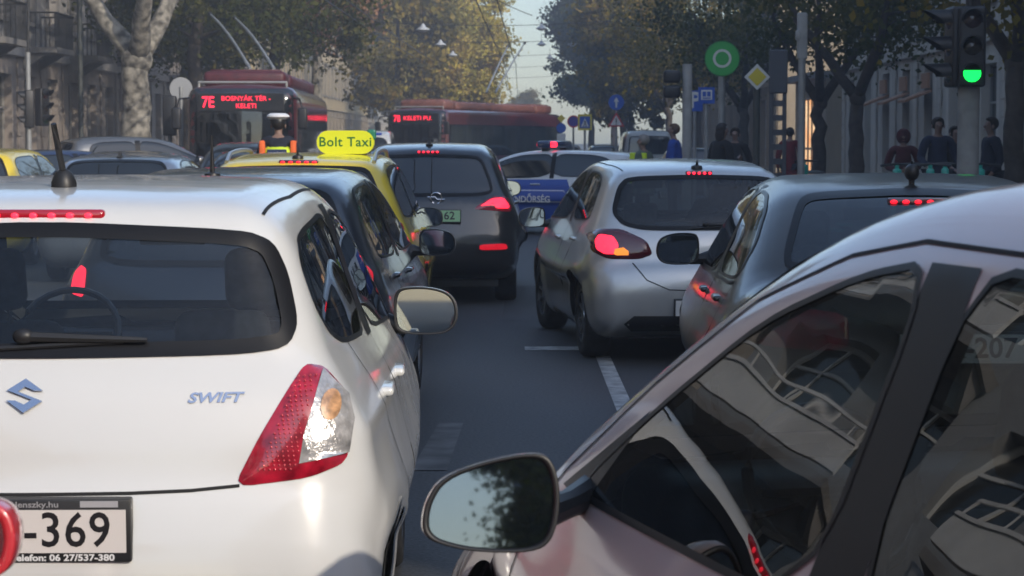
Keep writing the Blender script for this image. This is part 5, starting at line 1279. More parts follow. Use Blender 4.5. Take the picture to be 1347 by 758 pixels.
    me.materials.append(leafm); link(bpy.data.objects.new('crown', me), root)
    return root
def place(proto, x, y, rz, sc, label, used=set(), z=.13):
    o = proto if proto.name not in used else copy_tree(proto)
    used.add(proto.name); o.location = (x, y, z); o.rotation_euler = (0, 0, rz); o.scale = (sc,)*3 if not hasattr(sc, '__len__') else sc
    tag(o, label, 'tree'); return o
t_plane = tree_proto(3, 12, .43, 10.6, 8.0, 4.2, 60, 15000, .15, LM['green'], M_plane, fork=3.5, sig=.6)
t_right = tree_proto(11, 9, .17, 6.0, 6.2, 2.9, 70, 9500, .11, LM['green'], M_bark, fork=2.3, hole=.35)
t_right2 = tree_proto(12, 9, .16, 6.2, 6.6, 2.6, 70, 9000, .12, LM['olive'], M_bark, fork=2.5, hole=.2)
t_green = tree_proto(13, 11, .25, 7.0, 7.6, 3.6, 75, 20000, .135, LM['green'], M_bark, hole=.2)
t_brown = tree_proto(14, 11, .18, 7.8, 7.0, 2.7, 70, 12000, .15, LM['brown'], M_plane, hole=.4)
t_yel = tree_proto(15, 14, .25, 7.6, 11, 2.9, 90, 20000, .20, LM['yellow'], M_bark)
t_mix = tree_proto(16, 14, .25, 7.2, 11, 3.2, 90, 15000, .25, LM['olive'], M_bark)
t_blue = tree_proto(17, 14, .25, 8.0, 11, 2.6, 80, 16000, .25, LM['bluegreen'], M_bark)
place(t_plane, -9.3, 53.8, 0, 1, 'big pale plane tree with mottled bark that forks, left of the nearer trolleybus')
place(t_green, -9.6, 66, 1, 1.05, 'dark green tree just behind the nearer trolleybus on its left')
place(t_green, -7.9, 73, 2.4, 1.0, 'dark green tree behind the raised trolley poles')
place(t_green, -12, 80, 4, 1.1, 'green tree close to the brown facade on the left')
place(t_brown, -7.0, 78, .6, 1.0, 'reddish brown autumn tree right of the nearer trolleybus')
place(t_brown, -8.2, 92, 3.6, 1.15, 'thin brown tree in front of the sunlit yellow facade')
place(t_mix, -6.1, 116, .2, 1.0, 'tall olive and brown tree above the farther trolleybus')
place(t_yel, -3.3, 131, 1.1, 1.0, 'sunlit yellow tree right above the farther trolleybus')
place(t_yel, -5.2, 142, 2.9, 1.25, 'tall yellow-green tree behind the olive one')
place(t_mix, -4.2, 175, 4.4, 1.0, 'olive tree far down the street left of the strip of sky')
#place(t_brown, -.6, 168, 5, (.8, .8, .55), 'low bare-looking brown tree far away under the strip of sky')
place(t_blue, 5.4, 148, .4, 1.0, 'dark blue-green tree right of the strip of sky')
place(t_blue, 6.6, 128, 3.1, 1.0, 'second dark blue-green tree, nearer and to the right')
place(t_mix, 5.9, 108, 2., .85, 'olive tree with yellowing lower branches behind the blue arrow sign')
place(t_right2, 6.6, 92, .9, 1.15, 'olive street tree left of the green round sign')
place(t_green, 8.6, 101, 4.9, .95, 'full green tree behind the row on the right')
place(t_right2, 6.4, 76, 3., 1.05, 'street tree behind the green round sign')
place(t_right, 6.6, 62, 4.2, 1.05, 'street tree behind the yellow diamond sign')
place(t_right, 6.55, 46.4, 1.9, 1.0, 'straight dark street tree left of the forked one')
place(t_right, 6.5, 41, 0.3, 1.0, 'dark street tree with a low fork behind the brown-grey sedan')
place(t_right2, 6.6, 28.6, 5.2, 1.0, 'thick-trunked street tree at the right edge')
place(t_right2, 7.2, 14, 2.2, 1.0, 'street tree outside the right edge of the picture')
#place(t_plane, -9.6, 20, 2.2, .9, 'plane tree outside the left edge of the picture')
place(t_yel, -5.5, -58, 2., .9, 'yellow tree behind the camera on the left')
place(t_yel, 6.5, -34, 1., .62, 'small autumn tree behind the camera on the right')
for i, (x, y, s_, rz) in enumerate([(-9, 190, 1.3, .3), (1.6, 260, .62, 2.), (8, 170, 1.2, 4.), (-9.5, 215, 1.3, 1.)]):
    tag(place(t_mix if i % 2 else t_blue, x, y, rz, s_, ['distant tree at the far left end of the street', 'small distant tree at the foot of the strip of sky', 'distant tree behind the blue-green pair on the right', 'farthest tree in the row on the left'][i]))

# fallen leaves along the kerb
# ================================================================== SIGNS, SIGNALS, POLES
def post(root, h, r=.045, m=None, name='post'):
    b = MB(); b.tube([(0, 0, 0), (0, 0, h)], r, 12); return b.build(name, m or M_gal, root, smooth='auto')
def disc(root, z, r, m, name='sign_face', y=-.05, th=.03, rim=None, back=None):
    b = MB(); b.lathe([(.001, y-th/2), (r, y-th/2), (r, y+th/2), (.001, y+th/2)], 40, 'y', c=(0, 0, z)); o = b.build(name, [m], root, smooth='auto'); return o
def plane_sign(root, poly, z, m, y=-.05, th=.02, name='sign_face'):
    b = MB(); b.prism([(a, c+z) for a, c in poly], y-th/2, y+th/2); return b.build(name, m, root)
S_blue = mat('sign_blue', (.012, .08, .42), .4); S_yel = mat('sign_yel', (.62, .50, .03), .4); S_wh = mat('sign_white', (.62, .62, .60), .4); S_green = mat('sign_green_disc', (.015, .24, .05), .35, emit=(.02, .5, .08), es=.03); S_red = mat('sign_red', (.5, .02, .03), .4)
def ring(r1, r2, n=40): a = np.linspace(0, 2*PI, n+1)[:-1]; return a
def ring_mesh(root, z, r0, r1, y, m, name='emblem', par=None):
    b = MB(); b.lathe([(r0, y), (r1, y), (r1, y-.006), (r0, y-.006), (r0, y)], 40, 'y', c=(0, 0, z)); return b.build(name, m, par or root, smooth='auto')
# green round sign with a white ring
p = at(948, 78, 34); g = empty('round_sign', (p.x, 34, .14), 0, 'large round green sign with a white ring on a tall post', 'sign'); zc = p.z-.14
post(g, zc-.2, .055, M_gal); d = disc(g, zc, .275, S_green); ring_mesh(g, zc, .105, .145, -.068, S_wh, par=d); ring_mesh(g, zc, .262, .28, -.066, mat('ring_dark', (.01, .12, .03)), 'rim', d)
# yellow diamond with white border
p = at(994, 102, 31); g = empty('priority_sign', (p.x, 31, .14), 0, 'yellow and white diamond priority sign on a dark post', 'sign'); zc = p.z-.14
post(g, zc+.1, .05, M_darkpole); k = .185; d = plane_sign(g, [(0, -k), (k, 0), (0, k), (-k, 0)], zc, S_wh); k = .13; plane_sign(d, [(0, -k), (k, 0), (0, k), (-k, 0)], zc, S_yel, y=-.064, th=.006, name='yellow_diamond')
# parking sign pair
p = at(913, 133, 42); g = empty('parking_sign', (p.x, 42, .14), 0, 'blue P parking sign beside a grey signal post', 'sign'); zc = p.z-.14
post(g, zc+.15, .035); d = plane_sign(g, [(-.15, -.2), (.15, -.2), (.15, .2), (-.15, .2)], zc, S_blue); lettering('P', S_wh, d, frame_M((0, -.062, zc), (1, 0, 0), (0, 0, 1)), .42, bold=.012)
p = at(928, 126, 40); g = empty('stop_sign', (p.x, 40, .14), 0, 'square blue sign with a white pictogram right of the P sign', 'sign'); zc = p.z-.14
post(g, zc+.15, .035); d = plane_sign(g, [(-.15, -.15), (.15, -.15), (.15, .15), (-.15, .15)], zc, S_blue)
b = MB(); b.box((-.10, -.068, zc-.08), (.10, -.062, zc+.10)); b.build('pictogram', S_wh, d); b = MB(); b.box((-.075, -.074, zc-.02), (-.01, -.069, zc+.07)); b.box((.01, -.074, zc-.02), (.075, -.069, zc+.07)); b.box((-.075, -.074, zc-.06), (.075, -.069, zc-.04)); b.build('pictogram_windows', S_blue, d)
# grey post with the backs of signals
p = at(903, 85, 38); g = empty('signal_post', (p.x, 38, .14), 0, 'pale grey post with a dark signal head seen from behind', 'traffic light'); post(g, p.z-.14, .085, mat('pole_grey', (.34, .34, .33), .5, var=.15))
for zz in (.26, .52):
    b = MB(); b.rbox((-.42, -.10, p.z-.85+zz-.14), (-.12, .12, p.z-.63+zz-.14), .05, 3); b.build('signal_head', M_black, g, smooth='auto')
# blue arrow disc over a warning triangle
p = at(810, 135, 70); g = empty('arrow_sign', (p.x, 70, .14), 0, 'round blue sign with a white upward arrow above a warning triangle', 'sign'); zc = p.z-.14
post(g, zc+.2, .04); d = disc(g, zc, .25, S_blue); b = MB(); b.prism([(-.03, zc-.17), (.03, zc-.17), (.03, zc+.03), (.10, zc+.0), (0, zc+.17), (-.10, zc+.0), (-.03, zc+.03)], -.072, -.067); b.build('arrow', S_wh, d)
zt = zc-.58; t = plane_sign(g, [(-.27, -.2), (.27, -.2), (0, .27)], zt, S_red, name='warning_triangle'); plane_sign(t, [(-.19, -.155), (.19, -.155), (0, .17)], zt, S_wh, y=-.064, th=.006, name='triangle_face'); b = MB(); b.box((-.018, -.075, zt-.08), (.018, -.069, zt+.07)); b.box((-.018, -.075, zt-.135), (.018, -.069, zt-.10)); b.build('exclamation_mark', M_ink, t)
# crossing sign with yellow surround
p = at(769, 161, 66); g = empty('crossing_sign', (p.x, 66, 0.0), 0, 'blue pedestrian crossing sign with a yellow border', 'sign'); zc = p.z
post(g, zc+.1, .035); d = plane_sign(g, [(-.21, -.24), (.21, -.24), (.21, .24), (-.21, .24)], zc, S_yel); plane_sign(d, [(-.155, -.175), (.155, -.175), (.155, .175), (-.155, .175)], zc, S_blue, y=-.064, th=.006, name='blue_field'); plane_sign(d, [(-.12, -.13), (.12, -.13), (0, .13)], zc, S_wh, y=-.071, th=.005, name='white_triangle')
b = MB(); b.prism([(-.05, zc-.12), (-.025, zc-.12), (0, zc-.05), (.03, zc-.12), (.055, zc-.12), (.02, zc-.02), (.03, zc+.03), (0, zc+.05), (-.03, zc+.02), (-.01, zc-.02)], -.080, -.075); b.build('walking_figure', M_ink, d)
p = at(738, 165, 80); g = empty('small_sign', (p.x, 80, 0), 0, 'small blue and yellow signs on one thin post near the end of the trolleybus', 'sign'); post(g, p.z+.3, .035); disc(g, p.z-.1, .18, S_blue); plane_sign(g, [(0, -.15), (.15, 0), (0, .15), (-.15, 0)], p.z+.25, S_yel, name='yellow_sign'); plane_sign(g, [(-.16, -.2), (.16, -.2), (.16, .2), (-.16, .2)], p.z-.5, S_wh, name='lower_sign')
p = at(754, 160, 74); g = empty('round_sign', (p.x, 74, 0), 0, 'violet-blue round sign left of the crossing sign', 'sign'); post(g, p.z, .035); d = disc(g, p.z, .21, mat('sign_violet', (.05, .03, .25), .4)); ring_mesh(g, p.z, .17, .21, -.068, S_red, par=d)
# tall pale banner post
p = at(1053, 20, 30); g = empty('banner_post', (p.x, 30, .14), 0, 'tall pale grey post with a bulky rolled top, right of the ladder frame', 'post'); h = p.z-.14
post(g, h, .05, M_gal); b = MB(); b.rbox((-.07, -.05, h-.62), (.07, .05, h+.02), .03, 3); b.rbox((-.09, -.07, h-.36), (-.03, .06, h-.22), .02); b.build('lamp_housing', mat('pole_grey', (.34, .34, .33), .5), g, smooth='auto')
# ladder-like grey frame
p0 = at(1022, 70, 33); g = empty('sign_frame', (p0.x, 33, .14), 0, 'grey ladder-like metal frame with a solid top panel, before the orange shop window', 'frame'); h = p0.z-.14
M_fr = mat('frame_grey', (.10, .105, .12), .6, metal=.3)
for sx in (-.10, .10): b = MB(); b.rbox((sx-.03, -.03, 0), (sx+.03, .03, h), .01); b.build('upright', M_fr, g)
for k in range(9): b = MB(); b.box((-.07, -.02, .25+k*.22), (.07, .02, .25+k*.22+.09)); b.build('crossbar', M_fr, g)
b = MB(); b.rbox((-.14, -.045, h-.62), (.14, .045, h+.04), .02); b.build('panel', M_fr, g)
# traffic signal right, green
def signal(root, x, z, rz, lit=None, y=0., hood=.26, n=3, r=.105):
    b = MB(); b.rbox((-.15, -.10, -.15-.0), (.15, .12, .30*n-.15), .035, 3); o = b.build('signal_head', M_black, root, smooth='auto'); o.location = (x, y, z); o.rotation_euler = (0, 0, rz)
    cols = [('green_lens', (.008, .02, .012)), ('amber_lens', (.022, .014, .006)), ('red_lens_off', (.025, .006, .006))]
    for i in range(n):
        zz = .30*i
        nm, c = cols[i]; L_ = mat('signal_'+nm, c, .2, coat=1)
        if lit == i:
            q = MB(); q.prism([(r*.97*math.cos(t), zz+r*.97*math.sin(t)) for t in np.linspace(PI-.35, 2*PI+.35, 24)], -.134, -.130); q.build('lit_lens', mat('signal_green_lit', (.0, .6, .08), .3, emit=(.0, .85, .07), es=1.5), o)
        q = MB(); q.lathe([(.001, -.128), (r*.6, -.122), (r, -.10)], 24, 'y', c=(0, 0, zz)); q.build('lens', L_, o, smooth=True)
        q = MB(); a = np.linspace(-.25, PI+.25, 20); V = []
        for t in a:
            for (yy, rr) in ((-.10, r+.02), (-.10-hood*(.35+.65*max(0, math.sin(t))), r+.008)): V.append((rr*math.cos(t), yy, zz+rr*math.sin(t)))
        m_ = len(a); q.add(V, [(2*j, 2*j+1, 2*j+3, 2*j+2) for j in range(m_-1)]); q.build('visor', M_black, o, smooth=True)
    return o
p = at(1272, 98, 24.5); g = empty('traffic_light', (p.x, 24.5, .14), 0, 'traffic light showing green on a thick pale post at the right', 'traffic light')
post(g, p.z-.14-.12, .125, mat('concrete_post', (.28, .27, .25), .8, var=.25, vscale=4)); b = MB(); b.tube([(0, 0, p.z-.30), (0, 0, p.z+1.2)], .05, 10); b.build('upper_post', M_black, g, smooth='auto')
signal(g, 0.0, p.z-.14, R(-8), lit=0, y=-.12, r=.10, hood=.16); signal(g, -.14, p.z-.14, R(-80), y=.02, hood=.30)
b = MB(); b.tube([(0, .0, p.z+1.0), (-.10, -.02, p.z+1.35), (.1, 0, p.z+1.55)], .04, 8); b.build('bracket', M_black, g, smooth='auto')
# left signals and signs
p = at(40, 160, 52); g = empty('traffic_light', (p.x, 52, .14), 0, 'unlit traffic lights on a thin post before the grey facade at the left', 'traffic light'); post(g, 3.6, .06, M_gal)
signal(g, 0, p.z-.14, R(-70), y=0, hood=.2); signal(g, .33, p.z-.1, R(60), y=0, hood=.25); b = MB(); b.tube([(0, 0, 3.3), (.05, 0, 5.6)], .035, 8); b.build('upper_post', M_black, g, smooth='auto')
p = at(240, 117, 50); g = empty('round_sign', (p.x, 50, .14), 0, 'round grey sign seen from behind, left of the nearer trolleybus', 'sign'); post(g, p.z-.1, .045); disc(g, p.z-.14, .26, mat('sign_back', (.36, .37, .38), .5, metal=.2), y=.0)
p = at(225, 152, 49); g = empty('traffic_light', (p.x, 49, .14), 0, 'dark traffic light at the left flank of the nearer trolleybus', 'traffic light'); post(g, p.z-.1, .05, M_darkpole); signal(g, 0, p.z-.45, R(180), hood=.2)
p = at(12, 120, 60); g = empty('utility_pole', (-11.5, 58, .14), 0, 'slim dark mast before the grey facade at the left edge', 'mast'); post(g, 9, .07, M_darkpole)
# overhead wiring
def wire(name, pts, label, r=.02, group='overhead trolley wires'):
    b = MB(); b.tube(pts, r, 5); return tag(b.build(name, M_black), label, 'wire', group)
def catenary(a, b_, s=.5, n=14): return [Vector(a)+(Vector(b_)-Vector(a))*(i/n)-Vector((0, 0, s*4*(i/n)*(1-i/n))) for i in range(n+1)]
wl = 'thin dark overhead trolley wire along the street'
for x in (-5.9, -5.3, -1.6, -1.0): wire('overhead_wire', catenary((x, 10, 5.9), (x+1.2, 120, 5.9), .25), wl)
for x in (-4.7, -4.1, -.4, .2): wire('overhead_wire', catenary((x, 120, 5.9), (x+.6, 260, 5.9), .25), wl)
for i, (y, z) in enumerate([(60, 7.0), (78, 6.9), (96, 6.8), (112, 6.8), (130, 6.8), (150, 6.8), (175, 6.8)]): wire('span_wire', catenary((-13.6, y, z+1), (11.3, y, z+1), 1.1), 'thin dark span wire stretched across the street', .014, 'span wires across the street')
wire('span_wire', catenary(at(600, -30, 75), at(700, 22, 75), .1), 'wire sagging diagonally across the strip of sky', .014)
for i, (px, py, Y) in enumerate([(557, 38, 78), (580, 58, 96), (596, 72, 112), (712, 37, 96), (712, 58, 112), (752, 58, 112), (723, 76, 130)]):
    p = at(px, py, Y); g = empty('street_lamp', p, 0, 'pale bell-shaped lamps hanging over the street', 'lamp', 'hanging street lamps')
    b = MB(); b.lathe([(.02, .16), (.06, .12), (.10, .04), (.24, -.05), (.25, -.08), (.18, -.09)], 20, 'z'); b.build('lamp_shade', mat('lamp_pale', (.42, .44, .46), .4), g, smooth=True)
    b = MB(); b.ball((0, 0, -.09), (.16, .16, .07), 8); b.build('diffuser', mat('lamp_glass', (.6, .62, .63), .3), g, smooth=True)
    b = MB(); b.tube([(0, 0, .12), (0, 0, max(.5, 6.95-p.z))], .012, 6); b.build('hanger', M_black, g)
# ================================================================== PEOPLE
def skin_mesh(name, pts, edges, rad, m, parent, sub=1, root_i=0):
    me = bpy.data.meshes.new(name); me.from_pydata([tuple(p) for p in pts], edges, [])
    o = bpy.data.objects.new(name+'_cage', me); COL.objects.link(o)
    md = o.modifiers.new('Skin', 'SKIN'); md.use_smooth_shade = True; md.branch_smoothing = .6
    sv = me.skin_vertices[0].data
    for i, r_ in enumerate(rad): sv[i].radius = (r_, r_) if not hasattr(r_, '__len__') else r_
    sv[root_i].use_root = True
    s_ = o.modifiers.new('Sub', 'SUBSURF'); s_.levels = sub; s_.render_levels = sub
    dg = bpy.context.evaluated_depsgraph_get(); dg.update(); r2 = bpy.data.meshes.new_from_object(o.evaluated_get(dg))
    COL.objects.unlink(o); bpy.data.objects.remove(o)
    r2.materials.clear(); r2.materials.append(m); r2.polygons.foreach_set('use_smooth', [True]*len(r2.polygons))
    q = bpy.data.objects.new(name, r2); link(q, parent); return q
M_skin = mat('skin', (.24, .15, .115), .55); M_hair = mat('hair_dark', (.018, .013, .010), .7); M_hairg = mat('hair_grey', (.25, .23, .21), .7); M_hairl = mat('hair_brown', (.10, .055, .03), .7)
M_trou = mat('trousers_dark', (.02, .022, .028), .85); M_shoe = mat('shoe', (.015, .014, .013), .5)
def cloth(n, c): return mat('cloth_'+n, c, .9, var=.25, vscale=9, bump=.3, bscale=25)
def person(label, loc, rz, top, hair=M_hair, trou=None, arms='down', hood=False, long_hair=False, H=1.75, head_turn=0., lean=0., long_coat=False, bag=None, stride=.0):
    k = H/1.75; root = empty('person', loc, rz, label, 'person'); V = lambda x, y, z: (x*k, (y+lean*max(0, z-.95))*k, z*k)
    st = stride
    hips = [V(-.09, 0, .92), V(.09, 0, .92)]; knee = [V(-.10, .03+st*.5, .50), V(.10, .03-st*.35, .50)]; ank = [V(-.10, 0+st, .09), V(.11, -st*.9, .09)]; toe = [V(-.11, .17+st, .035), V(.12, .17-st*.9, .035)]
    sh = [V(-.18, 0, 1.42), V(.18, 0, 1.42)]
    pose = {'down': ([(-.24, -.01, 1.14), (-.25, .07, .90)], [(.24, -.01, 1.14), (.25, .07, .90)]),
            'fold': ([(-.26, .03, 1.16), (-.08, .25, 1.12)], [(.26, .03, 1.16), (.08, .25, 1.10)]),
            'phone': ([(-.24, .0, 1.14), (-.25, .08, .90)], [(.25, .05, 1.15), (.08, .28, 1.20)]),
            'bars': ([(-.26, .06, 1.17), (-.24, .34, 1.08)], [(.26, .06, 1.17), (.24, .34, 1.08)]),
            'point': ([(-.24, -.01, 1.14), (-.22, .10, .92)], [(.40, .12, 1.30), (.52, .32, 1.24)]),
            'pocket': ([(-.27, -.04, 1.16), (-.20, .08, .98)], [(.27, -.04, 1.16), (.20, .08, .98)])}[arms]
    ht = Matrix.Rotation(head_turn, 3, 'Z'); hb = Vector(V(0, .01, 1.55))
    def hd(x, y, z): v = ht @ Vector((x*k, y*k, 0)); return (hb.x+v.x, hb.y+v.y, z*k)
    P = [V(0, 0, .95), V(0, .0, 1.12), V(0, -.01, 1.32), V(0, -.01, 1.45), V(0, .0, 1.51), hd(0, .025, 1.575), hd(0, .005, 1.655), hd(0, -.005, 1.715), hd(0, .105, 1.615)]
    Rr = [.15, .135, .155, .085, .052, .066, .088, .062, .016]
    E = [(0, 1), (1, 2), (2, 3), (3, 4), (4, 5), (5, 6), (6, 7), (6, 8)]
    for i in (0, 1):
        b = len(P); P += [hips[i], knee[i], ank[i], toe[i]]; Rr += [.085, .055, .038, .032]; E += [(0, b), (b, b+1), (b+1, b+2), (b+2, b+3)]
        b = len(P); e_, h_ = [Vector(V(*q)) for q in pose[i]]; d = (h_-e_).normalized(); P += [sh[i], e_, h_, h_+d*.07*k]; Rr += [.058, .042, .027, .033]; E += [(3, b), (b, b+1), (b+1, b+2), (b+2, b+3)]
        s_ = -1 if i == 0 else 1; side = d.cross(Vector((0, 1, 0))) if abs(d.y) < .8 else Vector((1, 0, 0)); side = (side.normalized() if side.length > .01 else Vector((1, 0, 0)))
        palm = len(P)-1
        for j, (o_, l_) in enumerate([(-.030, .062), (-.010, .072), (.010, .068), (.028, .054)]):
            c = len(P); q = P[palm]+side*o_*k+d*.03*k; P += [q, q+d*l_*.6*k+Vector((0, .008, -.006)), q+d*l_*k+Vector((0, .022, -.016))]; Rr += [.010, .009, .008]; E += [(palm, c), (c, c+1), (c+1, c+2)]
        c = len(P); P += [P[palm]-side*s_*.038*k, P[palm]-side*s_*.052*k+d*.04*k]; Rr += [.011, .009]; E += [(palm, c), (c, c+1)]
    body = skin_mesh('body', P, E, [r_ if hasattr(r_, '__len__') else r_*k for r_ in Rr], M_skin, root)
    # jacket, trousers, shoes follow the same joints, a little larger
    low = .80 if not long_coat else .55
    J = [V(0, 0, .97), V(0, 0, 1.14), V(0, -.01, 1.32), V(0, -.01, 1.46), V(0, 0, .90 if not long_coat else .75), V(0, 0, low)]; JR = [.165, .158, .172, .098, .17, .165]; JE = [(0, 1), (1, 2), (2, 3), (0, 4), (4, 5)]
    for i in (0, 1):
        b = len(J); e_, h_ = [Vector(V(*q)) for q in pose[i]]; J += [Vector(sh[i]), e_, e_+(h_-e_)*.9]; JR += [.078, .062, .044]; JE += [(3, b), (b, b+1), (b+1, b+2)]
    skin_mesh('jacket', J, JE, [r_*k for r_ in JR], top, root)
    T = [V(0, 0, .96)]; TR = [.150]; TE = []
    for i in (0, 1): b = len(T); T += [hips[i], knee[i], V(ank[i][0]/k, ank[i][1]/k, .12)]; TR += [.098, .070, .056]; TE += [(0, b), (b, b+1), (b+1, b+2)]
    skin_mesh('trousers', T, TE, [r_*k for r_ in TR], trou or M_trou, root)
    for i in (0, 1):
        b = MB(); a, t = Vector(ank[i]), Vector(toe[i]); b.rbox((a.x-.045, a.y-.075, 0.0), (a.x+.045, t.y+.055, .085*k), .035, 3); b.build('shoe', M_shoe, root, smooth='auto')
    h = MB(); hc = Vector(hd(0, -.012, 1.665)); h.ball(hc, (.092*k, .104*k, .094*k), 10)
    Vh = h.V[0]; f = ht @ Vector((0, 1, 0)); dd = (Vh-np.array(hc)) @ np.array(f); zz = Vh[:, 2]-hc.z
    push = (dd > .02) & (zz < .045); Vh[push] -= np.outer(dd[push]-.01, np.array(f))*.75; h.V = [Vh]
    if long_hair: h.ball(Vector(hd(0, -.055, 1.57)), (.095*k, .06*k, .13*k), 8)
    if hood: h.ball(Vector(hd(0, -.02, 1.64)), (.115*k, .115*k, .13*k), 8)
    ho = h.build('hair' if not hood else 'hood', hair if not hood else top, root, smooth=True)
    for s_ in (-1, 1):
        e = MB(); e.ball(hd(s_*.032, .088, 1.632), (.012, .008, .009), 5); e.build('eye', M_ink, root, smooth=True)
        e = MB(); e.ball(hd(s_*.088, .0, 1.62), (.012, .02, .03), 5); e.build('ear', M_skin, root, smooth=True)
    e = MB(); e.ball(hd(0, .088, 1.575), (.024, .008, .006), 5); e.build('mouth', mat('lips', (.25, .09, .07), .5), root, smooth=True)
    return root
c_navy = cloth('navy', (.012, .016, .03)); c_blue = cloth('blue', (.02, .06, .30)); c_maroon = cloth('maroon', (.06, .008, .011)); c_blk = cloth('black', (.012, .012, .013)); c_red = cloth('red', (.16, .014, .02)); c_green = cloth('greygreen', (.10, .13, .10)); c_dblue = cloth('darkblue', (.015, .022, .05))
M_hiv = mat('hivis_yellow', (.62, .80, .03), .7, emit=(.6, .8, .02), es=.0); M_orange = mat('hivis_orange', (.90, .16, .03), .7)
# policeman seen from behind
p = at(367, 180, 28.0)
pol = person('policeman seen from behind with a white cap and a yellow and orange vest', (p.x, 28.0, .15), R(0), c_navy, H=1.80, trou=M_trou, arms='fold', lean=.0)
hk_ = 1.80/1.75
b = MB(); b.lathe([(.001, .085), (.10, .082), (.145, .055), (.150, .035), (.115, .010), (.10, .0)], 28, 'z', c=(0, -.01, 1.70*hk_)); cap = b.build('cap', mat('cap_white', (.75, .76, .78), .6), pol, smooth='auto')
b = MB(); b.lathe([(.101, -.045), (.106, 0.006), (.101, .012)], 28, 'z', c=(0, -.01, 1.70*hk_)); b.build('cap_band', M_ink, cap, smooth=True)
b = MB(); b.prism([(-.09, .05), (.09, .05), (.06, .17), (-.06, .17)], 1.655*hk_, 1.67*hk_, plane='xy'); b.build('cap_peak', M_ink, cap)
def vest(root, k, m1, m2):
    J = [(0, 0, .92*k), (0, 0, 1.14*k), (0, -.01, 1.30*k), (0, -.01, 1.39*k)]
    o = skin_mesh('vest', J, [(0, 1), (1, 2), (2, 3)], [(.205*k, .178*k), (.195*k, .172*k), (.215*k, .182*k), (.17*k, .13*k)], m1, root, sub=2)
    for s_ in (-1, 1): b = MB(); b.rbox((s_*.20-.036, -.125, .98*k), (s_*.20+.036, .10, 1.44*k), .02); b.build('vest_shoulder_strip', m2, o, smooth='auto')
    b = MB(); b.rbox((-.125, -.206, 1.20*k), (.125, -.17, 1.33*k), .01); q = b.build('vest_patch', mat('patch_blue', (.012, .03, .10), .5), o)
    lettering('RENDŐRSÉG', M_white, q, frame_M((0, -.208, 1.28*k), (1, 0, 0), (0, 0, 1)), .04)
    b = MB(); b.box((-.17, -.192, 1.02*k), (.17, -.188, 1.07*k)); b.build('reflective_band', mat('reflective', (.5, .5, .5), .4), o)
vest(pol, hk_, M_hiv, M_orange)
# people on the right
def ped(px, Y, lab, top, rz, **kw):
    z = kw.pop('z', .14); p = at(px, 186, Y); return person(lab, (p.x, Y, z), rz, top, **kw)
g1 = ped(846, 34.5, 'grey-haired man in a dull green coat with a yellow strip', c_green, R(60), hair=M_hairg, H=1.73, z=.0, arms='pocket')
b = MB(); b.rbox((-.19, -.13, .95), (-.12, .16, 1.44), .02); b.build('hivis_strip', M_hiv, g1, smooth='auto')
ped(886, 37, 'man in a bright blue jacket beside the grey signal post', c_blue, R(75), hair=M_hairl, H=1.78, arms='down')
ped(944, 33.5, 'woman with dark hair in a black coat looking down at her phone', c_blk, R(-60), long_hair=True, H=1.76, arms='phone', long_coat=True, lean=.12)
ped(966, 38, 'person in dark clothes just behind the woman with the phone', c_blk, R(170), H=1.72, arms='pocket')
ped(1038, 44, 'person in a red jacket walking past the orange shop window', c_red, R(-20), H=1.76, arms='down', stride=.15)
ped(1187, 32.5, 'person in a hooded maroon coat left of the standing group', c_maroon, R(170), hood=True, H=1.66, arms='fold', long_coat=True)
ped(1232, 31.5, 'broad man in a navy puffer jacket and dark cap left of the lit traffic light', c_dblue, R(185), H=1.83, arms='bars')
ped(1254, 34, 'person in black half hidden by the traffic light post', c_blk, R(200), H=1.72, arms='bars')
ped(1302, 30.5, 'man in a dark jacket standing right of the traffic light', c_navy, R(100), H=1.82, arms='pocket')
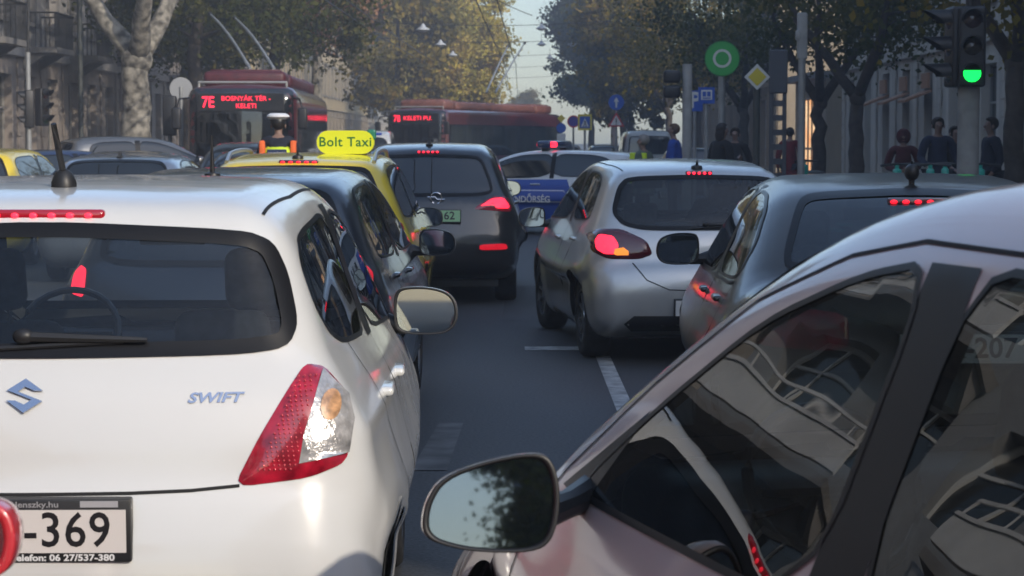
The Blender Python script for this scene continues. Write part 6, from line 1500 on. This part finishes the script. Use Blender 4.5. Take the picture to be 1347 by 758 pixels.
# shared scooters
M_teal = mat('scooter_teal', (.03, .42, .33), .4, coat=.6)
def scooter(loc, rz):
    r_ = empty('scooter', loc, rz, 'teal electric scooters parked upright among the people at the right', 'scooter', 'teal scooters at the right')
    d = MB(); d.rbox((-.08, -.50, .12), (.08, .30, .17), .02); d.build('deck', M_teal, r_, smooth='auto')
    s_ = MB(); s_.tube([(0, .38, .16), (0, .44, .35), (0, .32, 1.18)], [.035, .035, .028], 10); s_.build('stem', M_teal, r_, smooth='auto')
    n = MB(); n.rbox((-.05, .27, .95), (.05, .37, 1.13), .03, 3); n.build('display_box', M_teal, r_, smooth='auto')
    h = MB(); h.tube([(-.26, .27, 1.17), (0, .32, 1.19), (.26, .27, 1.17)], .017, 8); h.build('handlebar', M_black, r_, smooth='auto')
    for y in (.46, -.52):
        w = MB(); a = [(.11*math.cos(t), 0, 0) for t in (0,)]; w.lathe([(.06, -.025), (.11, -.02), (.12, 0), (.11, .02), (.06, .025), (.001, .01)], 20, 'x', c=(0, y, .12)); w.build('wheel', M_rubber, r_, smooth='auto')
    m = MB(); m.rbox((-.06, -.62, .20), (.06, -.38, .25), .02); m.build('mudguard', M_teal, r_, smooth='auto')
    return r_
sc0 = None
for px, Y, rz in [(1196, 27.5, 20), (1211, 28.3, 10), (1229, 27.6, 0), (1244, 28.4, -8), (1304, 27.5, 15), (1078, 33, 40)]:
    p = at(px, 186, Y)
    if sc0 is None: sc0 = scooter((p.x, Y, .14), R(rz)); continue
    c = copy_tree(sc0); c.location = (p.x, Y, .14); c.rotation_euler = (0, 0, R(rz))
# street bins and small things on the right pavement
for px, Y, lab in [(1068, 36, 'low teal and dark bin beside the straight dark trunk')]:
    p = at(px, 186, Y); g = empty('litter_bin', (p.x, Y, .14), 0, lab, 'bin'); b = MB(); b.lathe([(.22, 0), (.24, .05), (.24, .9), (.20, .98), (.10, 1.0), (.001, 1.0)], 20, 'z'); b.build('barrel', M_darkpole, g, smooth='auto'); b = MB(); b.lathe([(.245, .80), (.25, .82), (.25, .92), (.245, .94)], 20, 'z'); b.build('rim_band', M_teal, g, smooth='auto')

# ================================================================== AIR
HAZE = True
if HAZE:
    b = MB(); b.box((-160, -150, -1.2), (160, 420, 40)); hz = b.build('haze', nodes_of('haze')[0]); tag(hz, kind='stuff')
    nt = hz.data.materials[0].node_tree; nt.nodes.remove(nt.nodes["Principled BSDF"]); pv = nt.nodes.new("ShaderNodeVolumePrincipled")
    pv.inputs['Color'].default_value = (.85, .91, 1, 1); pv.inputs['Density'].default_value = .003; pv.inputs['Anisotropy'].default_value = .3
    nt.links.new(pv.outputs[0], nt.nodes["Material Output"].inputs['Volume'])
